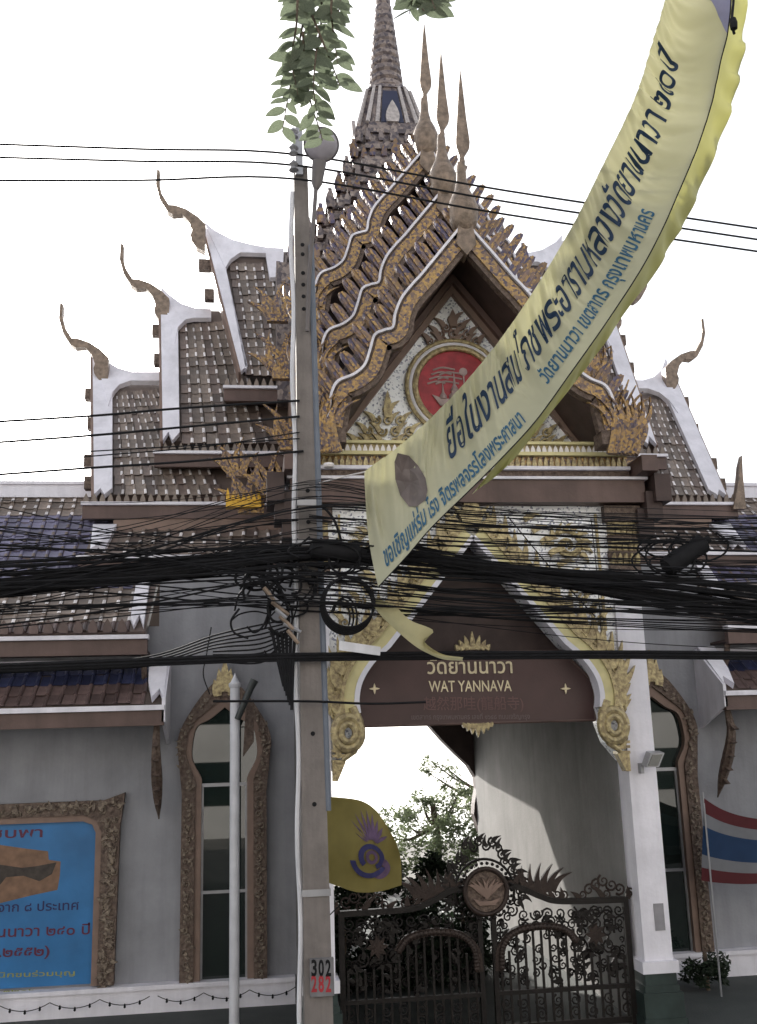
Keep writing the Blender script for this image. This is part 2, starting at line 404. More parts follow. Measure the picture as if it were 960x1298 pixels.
for r0, wd, m, yy in ((.60,.045,M_gold,.07), (.665,.03,M_white,.05), (.72,.03,M_gold,.06)):
    obj('ring', MB().tube([(mc.x+r0*math.cos(a), YT-yy, mc.z+r0*math.sin(a)) for a in [2*PI*i/48 for i in range(49)]], wd, 8, False), m, md, smooth=True)
em = MB()                                            # the ship-and-chedi emblem on the medallion
em.prism([(mc.x-.36,YT-.06,mc.z-.12),(mc.x-.25,YT-.06,mc.z-.28),(mc.x+.25,YT-.06,mc.z-.28),(mc.x+.40,YT-.06,mc.z-.06),(mc.x+.2,YT-.06,mc.z-.17),(mc.x-.2,YT-.06,mc.z-.18)], (0,-.03,0))
em.lathe([(.09,0),(.085,.06),(.05,.1),(.06,.14),(.02,.22),(.004,.42)], (mc.x-.03, YT-.07, mc.z-.18), 12)
em.lathe([(.05,0),(.05,.05),(.02,.1),(.004,.25)], (mc.x-.2, YT-.07, mc.z-.18), 10)
em.tube([(mc.x+.12,YT-.07,mc.z-.18),(mc.x+.11,YT-.07,mc.z+.2)], .012, 6); em.lathe([(.06,-.01),(.06,.01),(0,.015)], (mc.x+.11,YT-.06,mc.z+.24), 14, 'y')
for k in range(7): em.tube(spline([(mc.x-.42+.03*k,YT-.06,mc.z+.05+.07*(k % 4)),(mc.x-.28+.03*k,YT-.06,mc.z+.09+.07*(k % 4)),(mc.x-.16+.05*k,YT-.06,mc.z+.06+.07*(k % 4))], 4), .014, 5)
obj('emblem', em, mat('emblem_paint', (.36,.27,.26), .5, var=.2), md)
def relief(cx, cz, wd, ht, seed, up=True):
    r2 = random.Random(seed); b = MB(); y = YT-.03
    for row in range(4):
        t = row/4; zz = cz + ht*t*.8; half = wd*.5*(1-t)
        n_ = max(1, int(half*2/.16))
        for i in range(n_):
            x = cx - half + (i+.5)*2*half/n_; s_ = -1 if x < cx else 1
            spiral(b, (x, y-.01, zz+.07), .075, 1.4, r2.random()*2, .022, s_, seg=5, n=14)
            put_flame(b, (x+.03*s_, y, zz+.06), (s_*.5, 0, 1), .2, .09, .3*s_, th=.05)
    put_flame(b, (cx, y, cz+ht*.55), (0,0,1), ht*.5, .15, 0, th=.06)
    return b
for cx, cz, wd, ht, s_ in ((A, 9.10, .85, .55, 1), (A-1.0, ZB+.06, 1.05, .8, 2), (A+1.0, ZB+.06, 1.05, .8, 3)):
    obj('relief_ornament', relief(cx, cz, wd, ht, s_), M_bronzeflat if s_ == 1 else M_gold, tym)

# --- front gable: three telescoping tiers of wavy bargeboards with fins and finials
BP = [(586,283),(560,314),(531.5,349),(516,366),(505,381),(498,399),(495,416),(484,420),(472,426),(466,445),(459,464),(445,476),(426,484),(418,497),(415,515),(411,540)]
bpts = [at(x, y, -.6) for x, y in BP]
dxs = bpts[0].x
BASE = [(q.x-dxs+A, q.z) for q in bpts]               # left half, apex first
BASE = [BASE[0], BASE[1], BASE[2]] + sp2(BASE[2:], 4)[1:]
finials = [at(587,268,-.62), at(562,215,.66), at(541,172,1.88)]
APZ = [BASE[0][1], at(558,240,.62).z, at(537,187,1.84).z]
YF = [-.6, .62, 1.84]
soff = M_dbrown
fin_me = {}
for k in range(3):
    dz = APZ[k]-BASE[0][1]; y0 = YF[k]
    for m in (False, True):
        path = [(x, z_+dz) for x, z_ in BASE]
        f = (lambda b: b.mirror()) if m else (lambda b: b)
        low = offset2(path, .27)                       # apex to foot on the left half: the left side of travel lies below
        bb = obj('bargeboard', f(MB().band(path, low, y0, y0+.14)), M_bronze, G)
        obj('gilded_face', f(MB().band(offset2(path, .05), offset2(path, .2), y0-.03, y0+.02)), M_gold2, bb)
        obj('white_edge', f(MB().band(offset2(path, -.022), offset2(path, .012), y0-.05, y0+.17)), M_white, bb)
        # fins along the upper edge
        acc = 0.0; last = 0.05; outp = offset2(path, -.03)
        for i in range(len(outp)-1):
            a = Vector((outp[i][0], 0, outp[i][1])); b_ = Vector((outp[i+1][0], 0, outp[i+1][1])); L = (b_-a).length
            while acc + L > last:
                q = a.lerp(b_, (last-acc)/L); t = (b_-a).normalized(); nn = Vector((-t.z, 0, t.x))
                if nn.z < 0 and nn.x > 0: nn = -nn
                nn = Vector((-.74, 0, .67)).lerp(Vector((t.z, 0, -t.x)) if Vector((t.z, 0, -t.x)).x < 0 else Vector((-t.z, 0, t.x)), .35)
                fb = MB(); nd = Vector((-.55,0,.83)); ed_ = Vector((.83,0,.55)); o_ = Vector((q.x, y0+.03, q.z))-nd*.04
                fb.prism([o_-ed_*.065, o_+ed_*.065, o_+ed_*.062+nd*.26, o_+ed_*.035+nd*.34, o_+nd*.38-ed_*.045, o_-ed_*.065+nd*.30], (0,.11,0)); fb.prism([o_-ed_*.02+Vector((0,-.02,0)), o_+ed_*.02+Vector((0,-.02,0)), o_+ed_*.012+nd*.36+Vector((0,-.02,0)), o_-ed_*.02+nd*.36+Vector((0,-.02,0))], (0,.022,0), 1)
                obj('fin', f(fb), [M_fin, M_gold2], bb); last += .225
            acc += L
        # roof slope behind the board and its dark soffit
        hi = [path[0], path[2], path[6] if len(path) > 6 else path[-1], path[-1]]
        sl = [(path[0][0], path[0][1]-.1), (path[2][0]+.03, path[2][1]-.12), (path[-1][0]+.25, path[-1][1]+.35), (path[-1][0]-.05, path[-1][1]-.05)]
        yb = YF[k+1]+.1 if k < 2 else 4.6
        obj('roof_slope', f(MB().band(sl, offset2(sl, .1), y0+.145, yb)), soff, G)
        obj('foot_block', f(MB().box(path[-1][0]-.12, path[-1][0]+.25, y0-.02, y0+.3, path[-1][1]-.22, path[-1][1]-.02)), M_bronze, bb)
        # naga finial at the foot of the board
        ng = MB(); fx, fz_ = path[-1][0]-.02, path[-1][1]-.1
        for i in range(7):
            sp_ = (i-3)/3; hgt = .80-.25*abs(sp_)
            pts = spline([(fx+sp_*.16, y0, fz_-.25), (fx-.12+sp_*.22, y0-.02, fz_+.1), (fx-.02+sp_*.24, y0-.03, fz_+.40), (fx-.18+sp_*.28, y0, fz_+hgt)], 4)
            ng.tube(pts, [.06*(1-j/(len(pts)))+.006 for j in range(len(pts))], 6)
            put_flame(ng, (fx-.05+sp_*.2, y0-.03, fz_+.12), (sp_*.7-.3, -.1, 1), .42, .085, .4, th=.035)
        obj('naga_head', f(ng), M_gold2, bb, smooth=True)
    obj('apex_block', MB().prism([(A,y0-.06,APZ[k]-.50),(A-.14,y0-.06,APZ[k]-.34),(A-.10,y0-.06,APZ[k]-.04),(A+.10,y0-.06,APZ[k]-.04),(A+.14,y0-.06,APZ[k]-.34)], (0,.26,0)), M_finial, G)
    q = finials[k]; fm = MB()
    sx = lambda r_: r_
    prof = [(.05,-.32),(.13,-.26),(.18,-.16),(.215,-.02),(.218,.08),(.175,.22),(.11,.36),(.075,.52),(.065,.72),(.055,.8)]
    fm.lathe(prof, (A, y0+.05, APZ[k]+.16), 14)
    bl = [(.055,.8),(.04,.88),(.12,1.02),(.13,1.12),(.085,1.5),(.03,2.05),(.0,2.3)]
    s_ = Vector((A, y0+.05, APZ[k]+.16))
    fm.prism([(s_.x+a, s_.y-.03, s_.z+h) for a, h in bl] + [(s_.x-a*.55, s_.y-.03, s_.z+h) for a, h in bl[-2::-1]], (0,.07,0))
    for v in fm.v: v.x += (.06*((v.z-s_.z)/1.2)**2)*.3
    obj('gable_finial', fm, M_finial, G, smooth=True)
# side cheeks of the portico under the gable eaves
for m in (False, True):
    f = (lambda b: b.mirror()) if m else (lambda b: b)
    obj('eave_beam', f(MB().box(A-2.5, A-2.28, -.5, YW, 6.98, 7.2)), M_brown, G)
    obj('cheek_wall', f(MB().box(A-2.26, A-2.0, .62, 5, 7.22, 9.4)), M_bronzeflat, G)
    c = MB()
    for k in range(3): c.box(A-2.72+.1*k, A-2.5+.1*k, -.35+.1*k, .3, 6.60-.22*k, 6.98-.22*k)
    obj('eave_bracket', f(c), M_dbrown, G)

# --- main wall with the lancet windows
WLX = -1.35
mb = MB(); mb.box(WLX, A-2.28, YW, YW+.3, .0, 6.25)
obj('main_wall', mb, M_wall, G); obj('main_wall', mb.mirror(), M_wall, G)
mb = MB(); mb.box(WLX, A-2.31, YW-.16, YW-.002, .0, .30); mb.box(WLX, A-2.31, YW-.20, YW-.004, .302, .36)
obj('plinth', mb, M_white, G); obj('plinth', mb.mirror(), M_white, G)
def lancet(cx, y, half_lo, half_hi, z0, zn, zb, zt):     # half outline of a bulbous lancet, left to right
    L = [(cx-half_lo, z0), (cx-half_lo, zn-.25)] + sp2([(cx-half_lo, zn-.12), (cx-half_lo*1.02, zn), (cx-half_hi*.98, zb-.16), (cx-half_hi, zb+.05), (cx-half_hi*.86, zb+.32), (cx-half_hi*.45, zb+(zt-zb)*.72), (cx-.02, zt-.02)], 5) + [(cx, zt)]
    return L
for cx in (-.36, 2*A+.36):
    W = obj('window', MB().prism([(x, YW-.012, z_) for x, z_ in (lambda l: l + [(2*cx-x, z_) for x, z_ in l[-2::-1]])(lancet(cx, 0, .33, .47, .36, 3.12, 3.52, 4.12))], (0,.008,0)), M_glass, G)
    inn = lancet(cx, 0, .33, .47, .36, 3.12, 3.52, 4.12); mid = lancet(cx, 0, .42, .55, .36, 3.10, 3.55, 4.28); out = lancet(cx, 0, .61, .68, .36, 3.02, 3.6, 4.62)
    for nm, a, b, yy, m in (('frame_moulding', inn, mid, .13, M_bronzeflat), ('frame', mid, out, .17, M_bronze)):
        mb = MB().band(a, b, YW-yy, YW-.003)
        mb.band([(2*cx-x, z_) for x, z_ in a], [(2*cx-x, z_) for x, z_ in b], YW-yy, YW-.003)
        fo = obj(nm, mb, m, W)
    cv = MB(); r2 = random.Random(5)
    for side in (1, -1):
        mp = [((a[0]+b[0])/2, (a[1]+b[1])/2) for a, b in zip(mid, out)]
        for i in range(len(mp)-1):
            a, b = Vector((mp[i][0], 0, mp[i][1])), Vector((mp[i+1][0], 0, mp[i+1][1])); n_ = max(1, int((b-a).length/.075))
            for k in range(n_):
                q = a.lerp(b, k/n_); x = q.x if side == 1 else 2*cx-q.x
                put_flame(cv, (x+r2.uniform(-.055,.055), YW-.175, q.z), (r2.uniform(-1,1), 0, r2.uniform(-.3,1)), .075, .05, r2.uniform(-.4,.4), th=.03)
                if k % 2: spiral(cv, (x+r2.uniform(-.03,.03), YW-.18, q.z), .05, 1.2, r2.random()*6, .014, seg=4, n=9)
    cw = MB()
    for k in range(-2, 3): put_flame(cw, (cx+k*.05, YW-.16, 4.40-.06*abs(k)), (k*.10, 0, 1), .44-.09*abs(k), .17, .02*k, th=.08)
    obj('frame_crest', cw, M_gold, W)
    c_ = obj('frame_carving', cv, M_carve, W); c_['kind'] = 'stuff'
    bars = MB()
    obj('transom', MB().box(cx-.33, cx+.33, YW-.05, YW-.013, 2.98, 3.03), M_metal, W)
    obj('transom', MB().box(cx-.33, cx+.33, YW-.05, YW-.013, 1.50, 1.54), M_metal, W)
    obj('stile', MB().box(cx-.33, cx-.30, YW-.04, YW-.014, .36, 2.98), M_metal, W)
    obj('stile', MB().box(cx+.30, cx+.33, YW-.04, YW-.014, .36, 2.98), M_metal, W)

# --- back wall of the passage with its arch
bk = [(lambda q: (q.x, q.z))(at(x, y, 9.2)) for x, y in ((545,920),(560,937),(578,955),(594,970),(603,985),(605,1000),(602,1018),(601,1032),(606,1048),(612,1062))]
bk = [(A, bk[0][1]+(bk[0][0]-A)*1.1)] + bk + [(bk[-1][0], .0)]
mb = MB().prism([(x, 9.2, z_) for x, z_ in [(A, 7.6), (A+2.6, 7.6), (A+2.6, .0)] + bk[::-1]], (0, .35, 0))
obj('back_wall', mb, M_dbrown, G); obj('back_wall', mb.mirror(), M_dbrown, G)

# --- side roofs: tiers along X, left and right
def tile_mesh(name, m1, m2):
    b = MB(); nx = 5
    prof = [(-.5,.0),(-.46,.10),(-.22,.06),(.0,.05),(.16,.06),(.22,.24),(.34,.33),(.46,.24),(.5,.0)]
    for yy, up in ((-.52,.0),(.05,.07),(.52,.14)):
        for x, z_ in prof: b.v.append(Vector((x, yy, z_+up)))
    n_ = len(prof)
    for j in range(2):
        for i in range(n_-1):
            b.f.append([j*n_+i, (j+1)*n_+i, (j+1)*n_+i+1, j*n_+i+1]); b.mi.append(1 if (j == 1 and 5 <= i <= 6) else 0)
    b.f.append([2*n_+i for i in range(n_)][::-1]); b.mi.append(0)
    # mirrored winding so normals face +z
    b.f = [f[::-1] for f in b.f]
    return mesh(name, b, [m1, m2])
T_br = tile_mesh('tile', M_tile, M_mortar); T_br2 = tile_mesh('tile', M_tile2, M_mortar); T_bl = tile_mesh('tile', M_tileblue, M_tile2)
T_blm = tile_mesh('tile', M_tileblue, M_mortar)
T_red = tile_mesh('tile', M_tilered, M_tilered); T_navy = tile_mesh('tile', M_tilenavy, M_tilenavy)
def lay_tiles(parent, TL, TR, BL, BR, nc, nr, pick, n, mirror=False, skip=None, hsc=.5, name='tile'):
    for j in range(nr):
        for i in range(nc):
            u, v = (i+.5)/nc, (j+.5)/nr
            if skip and skip(u, v): continue
            P = lambda u, v: TL.lerp(TR, u).lerp(BL.lerp(BR, u), v)
            c = P(u, v); ex = P(u+.5/nc, v)-P(u-.5/nc, v); ey = P(u, v+.5/nr)-P(u, v-.5/nr)
            if mirror:
                c = Vector((2*A-c.x, c.y, c.z)); ex = Vector((ex.x, -ex.y, -ex.z)); ey = Vector((-ey.x, ey.y, ey.z))
            ez = n*ex.length*hsc
            jr = random.Random(i*131+j*17+int(c.x*50)); c = c+ex*jr.uniform(-.04,.04)+ey*jr.uniform(-.07,.07)+n*jr.uniform(-.006,.012); ex = ex+ey*jr.uniform(-.04,.04); ez = ez*jr.uniform(.85,1.2)
            M = Matrix(((ex.x, ey.x, ez.x, c.x), (ex.y, ey.y, ez.y, c.y), (ex.z, ey.z, ez.z, c.z), (0,0,0,1)))
            inst(name, pick(i, j), M, parent)
CH = [(428,65),(431,70),(429,112),(438,150),(462,188),(484,190),(522,203),(560,228),(585,252),(583,342),(560,326),(543,302),(541,288),(546,272),(535,240),(510,212),(478,214),(462,204),(437,165),(424,118)]
CH1 = [(40+x/2.667, 190+y/2.667) for x, y in CH]
CH1 = offset2([CH1[-1]]+CH1+[CH1[0]], -1.3)[1:-1]
def tier(k, dz0, ridge_px, eave_px, Ye, quad, nc, nr, verge, sweep, chof_shift, right_end, block_px):
    YR = 6.0
    pr = at(*ridge_px, YR); pe = at(*eave_px, Ye)
    sl = Vector((0, Ye-YR, pe.z-pr.z)); n = Vector((1,0,0)).cross(sl).normalized()
    if n.z < 0: n = -n
    P = lambda x, y, lift=0.: onplane(x, y, pr+n*lift, n)
    for m in (False, True):
        f = (lambda b: b.mirror()) if m else (lambda b: b)
        q = [P(*p) for p in quad]                                  # TL TR BL BR
        ex0 = A-.2
        deck = [P(*sweep[0]), Vector((ex0, YR, pr.z)), Vector((ex0, Ye, pe.z)), q[2]+Vector((-.02,0,0))]
        sr = obj('side_roof', f(MB().prism([d_-n*.03 for d_ in [P(verge[0][0]+6, verge[0][1]+22), P(verge[0][0]+14, verge[0][1]+22)*1.0, q[0]+(q[0]-q[2])*.16, Vector((ex0, *(q[0]+(q[0]-q[2])*.16).yz)), Vector((ex0, q[2].y, q[2].z)), P(verge[1][0]+3, verge[1][1]-6)]], -n*.12)), M_tile2, G)
        nn = Vector((0, n.y, n.z))
        lay_tiles(sr, q[0], q[1], q[2], q[3], nc, nr, lambda i, j: (T_br, T_br2)[(i*7+j*3) % 3 == 0], nn, m, hsc=.45)
        obj('white_verge', f(MB().prism([P(x, y, .02) for x, y in verge], n*.09)), M_white, sr)
        obj('white_ridge', f(MB().prism([P(x, y, .03) for x, y in sweep], n*.10)), M_white, sr)
        # dark edge board along the verge
        vb = [P(*verge[0]), P(*verge[1])]
        obj('verge_board', f(MB().prism([vb[0]-n*.25+Vector((-.05,0,0)), vb[0]+n*.06+Vector((-.05,0,0)), vb[1]+n*.06+Vector((-.05,0,0)), vb[1]-n*.25+Vector((-.05,0,0))], (.045,0,0))), M_bronzeflat, sr)
        for bx, by, bs in block_px:
            c = P(bx, by, -.1); obj('purlin_end', f(MB().box(c.x-bs, c.x+bs*.8+.12, c.y-.09, c.y+.09, c.z-.11, c.z+.11)), M_bronze, sr)
        ch = MB().prism([at(x+chof_shift[0], y+chof_shift[1], YR-.1) for x, y in CH1], (0,.2,0))
        obj('roof_finial', f(ch), M_finial, sr)
        # eave: white lip and brown fascia
        e0 = P(*eave_px); xl = P(*right_end).x
        obj('eave_lip', f(MB().box(xl, ex0, e0.y-.16, e0.y+.02, e0.z-.14, e0.z-.09)), M_white, sr)
        obj('fascia', f(MB().box(xl+.02, ex0, e0.y-.10, e0.y+.0, e0.z-.36, e0.z-.142)), M_brown, sr)
        et = MB()
        for i in range(int((ex0-xl)/.13)):
            x = xl+.07+i*.13; put_flame(et, (x, e0.y-.06, e0.z-.10), (0,-.1,1), .17, .11, 0, th=.03)
        o_ = obj('eave_antefixes', f(et), M_tile, sr); o_['kind'] = 'stuff'
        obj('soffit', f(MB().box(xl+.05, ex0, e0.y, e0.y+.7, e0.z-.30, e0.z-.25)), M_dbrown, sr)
    return
# tier 1 (highest, shortest)
tier(1, 0, (300,334), (300,486), 4.2, [(290,335),(345,335),(312,476),(362,476)], 5, 13,
     [(259,293),(306,475),(314,468),(312,474),(286,342),(300,326),(310,323)], [(259,286),(272,297),(295,309),(318,315),(340,319),(360,320),(358,356),(342,357),(337,326),(305,325),(292,334),(286,345)],
     (0,0), (283,488), ((256,337,.06),(262,375,.035)))
tier(2, 0, (240,405), (250,568), 3.9, [(228,412),(292,408),(230,563),(342,563)], 7, 13,
     [(204,374),(207,563),(214,552),(219,563),(228,553),(226,420),(232,412)], [(204,368),(214,378),(230,390),(248,396),(268,397),(268,408),(246,408),(236,410),(226,420),(222,440)],
     (-46,94), (195,570), ((198,420,.07),(198,457,.035)))
tier(3, 0, (180,488), (200,632), 3.6, [(143,498),(205,494),(145,628),(285,628)], 10, 12,
     [(118,450),(120,632),(128,624),(133,632),(143,624),(143,505),(148,497)], [(119,444),(134,462),(150,472),(168,477),(206,477),(206,488),(166,488),(152,493),(143,503),(138,520)],
     (-123,169), (103,640), ((114,501,.08),(114,538,.03),(114,585,.09),(111,613,.04)))
# skirt roof under the third tier
for m in (False, True):
    f = (lambda b: b.mirror()) if m else (lambda b: b)
    a, b = at(120,672,3.55), at(98,704,2.95)
    x1 = A-2.2
    sk = obj('skirt_roof', f(MB().prism([(a.x,a.y,a.z),(x1,a.y,a.z),(x1,b.y,b.z),(b.x+.1,b.y,b.z)], (0,.06,-.10))), M_tile2, G)
    n = Vector((0, a.z-b.z, a.y-b.y)).normalized(); n = Vector((0,-abs(n.y),abs(n.z)))
    lay_tiles(sk, Vector((a.x+.42,a.y,a.z)), Vector((x1,a.y,a.z)), Vector((b.x+.55,b.y,b.z)), Vector((x1,b.y,b.z)), 14, 3, lambda i, j: (T_br2, T_br)[(i+j) % 2], n, m, hsc=.45)
    obj('white_verge', f(MB().prism([(a.x-.02,a.y,a.z+.03),(a.x+.36,a.y,a.z+.03),(b.x+.42,b.y,b.z+.03),(b.x+.32,b.y,b.z+.12),(b.x+.2,b.y,b.z+.03)], (0,-.05,.06))), M_white, sk)
    obj('eave_lip', f(MB().box(b.x, x1, b.y-.12, b.y+.02, b.z-.08, b.z-.02)), M_white, sk)
    obj('fascia', f(MB().box(b.x+.03, x1, b.y-.06, b.y+.02, b.z-.26, b.z-.082)), M_brown, sk)
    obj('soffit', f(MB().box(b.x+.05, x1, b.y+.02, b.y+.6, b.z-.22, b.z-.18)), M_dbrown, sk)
    obj('upper_wall', f(MB().box(a.x+.3, x1, a.y-.02, a.y+.3, a.z-.9, a.z+.45)), M_bronzeflat, sk)
# corner naga clusters where the side roofs meet the front gable
for m in (False, True):
    f = (lambda b: b.mirror()) if m else (lambda b: b)
    for px, py, Y, sc_ in ((362,470,2.6,1.1), (352,400,3.2,.9), (318,640,2.4,1.0), (300,596,3.1,.8), (345,618,2.0,.9), (372,560,1.6,1.0)):
        c = at(px, py, Y); ng = MB()
        for i in range(6):
            t = (i-2.5)/2.5
            put_flame(ng, (c.x+t*.16*sc_, c.y-.03*(i % 2), c.z-.05), (t*.55-.25, -.05, 1), (.80-.3*abs(t))*sc_, .14*sc_, .32 if i % 2 else -.25, th=.05)
        ng.box(c.x-.2*sc_, c.x+.2*sc_, c.y-.06, c.y+.06, c.z-.14*sc_, c.z)
        obj('corner_antefix', f(ng), M_gold2, G)

    gu = at(309, 636, 2.3); gm = MB().box(gu.x-.27, gu.x+.27, 2.22, 2.4, gu.z-.10, gu.z+.02)
    for k in range(7): put_flame(gm, (gu.x-.24+k*.08, 2.22, gu.z), (0,0,1), .10+.10*(k in (0,6)), .07, 0, th=.03)
    obj('gilded_corner', f(gm), M_yel0, G)
hn = [at(x, y, 3.4) for x, y in ((930,645),(946,645),(944,622),(942,600),(941,577),(938,590),(936,612),(935,620))]
obj('corner_horn', MB().prism(hn, (0,.14,0)), M_finial, G)
# --- spire over the crossing
SY = 6.0
def zz(y, h=0.): return at(495, y, SY-h).z
sp = obj('spire_base', MB().box(A-2.45, A+2.45, SY-2.0, SY+2.0, 9.5, zz(330, 2.2)), M_spire, G)
def plan(h, nt_=.16):
    a, b = h*(1-nt_*2), h*(1-nt_)
    q = [(a,h),(a,b),(b,b),(b,a),(h,a)]
    out = []
    for k in range(4):
        c, s_ = math.cos(-k*PI/2), math.sin(-k*PI/2)
        out += [(x*c-y*s_, x*s_+y*c) for x, y in q]
    return out
def frustum(mb, h0, h1, z0, z1):
    p0, p1 = plan(h0), plan(h1); n_ = len(p0)
    mb.add([(A+x, SY+y, z0) for x, y in p0] + [(A+x, SY+y, z1) for x, y in p1],
           [tuple(range(n_))] + [tuple(range(2*n_-1, n_-1, -1))] + [((i+1) % n_, i, n_+i, n_+(i+1) % n_) for i in range(n_)])
lev = [(330,2.45),(305,2.10),(287,1.82),(268,1.58),(248,1.36),(228,1.15),(205,.96),(185,.82),(165,.76)]
for i in range(len(lev)-1):
    y0, h0 = lev[i]; y1, h1 = lev[i+1]; z0, z1 = zz(y0, h0), zz(y1, h1); d = z1-z0
    t_ = MB(); frustum(t_, h0, h0*.97, z0, z0+d*.30); frustum(t_, h0*.90, h1*.98, z0+d*.30+.002, z0+d*.78); frustum(t_, h1*1.06, h1*1.08, z0+d*.78+.002, z1-.002)
    tr = obj('spire_tier', t_, M_spire, sp)
    an = MB(); n_ = max(4, int(h0*2/.24))
    for s4 in range(4):
        c, s_ = math.cos(s4*PI/2), math.sin(s4*PI/2)
        for k in range(n_+1):
            t = -1+2*k/n_; hh = h0*.98 if abs(t) < .7 else h0*.88
            x, y = t*hh, -hh
            px, py = A+x*c-y*s_, SY+x*s_+y*c
            big = 1.6 if (k in (0, n_) or k == n_//2) else 1
            put_flame(an, (px, py, z0+d*.28), (0,0,1), .27*big, .15*big, 0, ez=Vector((s_*1., -c*1., 0)), th=.05)
    ao = obj('antefixes', an, M_spire if i % 2 else M_fin, sp); ao['kind'] = 'stuff'
# bell, niche storey, ringed cone
b = MB(); z0, z1, z2 = zz(165,.76), zz(156,.7), zz(112,.4)
frustum(b, .78, .72, z0, z1); frustum(b, .66, .42, z1, z2); frustum(b, .46, .40, z2, z2+.12)
bl = obj('bell', b, M_spire, sp)
for s4 in range(4):
    c, s_ = math.cos(s4*PI/2), math.sin(s4*PI/2)
    F = lambda x, y, z_: (A+x*c-y*s_, SY+x*s_+y*c, z_)
    obj('niche', MB().prism([F(-.24,-.68,z1+.02), F(.24,-.68,z1+.02), F(.15,-.46,z2-.12), F(-.15,-.46,z2-.12)], Vector(F(0,-.03,0))-Vector(F(0,0,0))), M_tilenavy, bl)
rb = MB()
for s4 in range(4):
    c, s_ = math.cos(s4*PI/2), math.sin(s4*PI/2)
    for xx, wd in ((-.32,.05),(.32,.05),(-.52,.05),(.52,.05)):
        p = [Vector((A+xx*c+.70*s_, SY+xx*s_-.70*c, z1)), Vector((A+xx*.62*c+.46*s_, SY+xx*.62*s_-.46*c, z2))]
        rb.tube(p, [.05,.035], 6)
    put_flame(rb, (A+.74*s_, SY-.74*c, z1), (0,0,1), .5, .36, 0, ez=Vector((s_,-c,0)), th=.05)
obj('bell_ribs', rb, M_bellrib, bl)
cn = MB(); pr_ = []; z3 = z2+.12; zt = 20.4
nr_ = 16
for i in range(nr_):
    t = i/nr_; h = .36*(1-t)**.85+.03; hz = (zt-z3)/nr_
    pr_ += [(h*.86, z3+hz*i), (h, z3+hz*(i+.25)), (h, z3+hz*(i+.7)), (h*.86, z3+hz*(i+.85))]
pr_.append((.01, zt+1.2))
obj('ringed_cone', MB().lathe(pr_, (A, SY, 0), 14), M_spire, sp)
def text_mb(body, width=None, height=None, bold=0., extrude=0., shear=0., spacing=1.):
    c = bpy.data.curves.new('lettering', 'FONT'); c.body = body; c.size = 1; c.offset = bold; c.extrude = extrude; c.shear = shear
    c.resolution_u = 3; c.space_character = spacing; c.fill_mode = 'FRONT' if not extrude else 'BOTH'
    o = bpy.data.objects.new('lettering', c); COL.objects.link(o)
    me = bpy.data.meshes.new_from_object(o); b = MB()
    b.v = [v.co.copy() for v in me.vertices]; b.f = [list(p.vertices) for p in me.polygons]; b.mi = [0]*len(b.f)
    bpy.data.objects.remove(o); bpy.data.meshes.remove(me); bpy.data.curves.remove(c)
    x0 = min(v.x for v in b.v); x1 = max(v.x for v in b.v)
    s = width/(x1-x0) if width else 1.; sy = height if height else s
    for v in b.v: v.x = (v.x-x0)*s; v.y *= sy
    return b
def wall_text(name, body, pl, pr, Y, m, parent, height=None, bold=.012, extrude=0.):   # baseline from pl to pr (photo places) at depth Y
    a, b = at(*pl, Y), at(*pr, Y); t = text_mb(body, (b-a).length, height, bold, extrude)
    ex = (b-a).normalized()
    ez = Vector((0,0,1))
    t.v = [a + ex*v.x + ez*v.y + Vector((0,-v.z,0)) for v in t.v]
    return obj(name, t, m, parent)

# ================================================================== NAME BOARD UNDER THE ARCH
bd = [(447,918),(445,872),(486,834),(716,830),(757,872),(752,917)]
NB = thing('name_board', 'brown name board with gilt lettering reading WAT YANNAVA hung in the arch', 'sign', (A, .2, 3.75))
zb_, zt_ = 3.74, 4.66
bo = [(A-1.60, zb_), (A-1.61, 4.24), (A-1.2, zt_), (A+1.2, zt_), (A+1.61, 4.24), (A+1.60, zb_)]
obj('board', MB().prism([(x, .19, z_) for x, z_ in bo], (0, .06, 0)), M_sign, NB)
fr = MB()
for i in range(len(bo)):
    a, b = bo[i], bo[(i+1) % len(bo)]; fr.tube([(a[0],.185,a[1]),(b[0],.185,b[1])], .018, 6)
obj('edge_trim', fr, M_brown, NB)
wall_text('thai_lettering', 'วัดยานนาวา', (542,854), (650,853), .183, M_gilt, NB, height=.27, bold=.012, extrude=.004)
wall_text('latin_lettering', 'WAT YANNAVA', (544,877), (649,876), .183, M_gilt, NB, height=.205, bold=.006, extrude=.004)
wall_text('chinese_lettering', '越然那哇(龍船寺)', (537,899), (664,898), .183, M_dimred, NB, height=.19, bold=.006)
wall_text('small_lettering', 'เขตสาทร กรุงเทพมหานคร เลขที่ ๑๖๔๘ ถนนเจริญกรุง', (522,912), (672,911), .183, M_dimgrey, NB, height=.09)
for px in (475, 717):
    c = at(px, 873, .18); s = MB()
    for k in range(4): put_flame(s, (c.x, .18, c.z), (math.cos(k*PI/2), 0, math.sin(k*PI/2)), .07, .035, 0, th=.015)
    obj('star', s, M_gilt, NB)

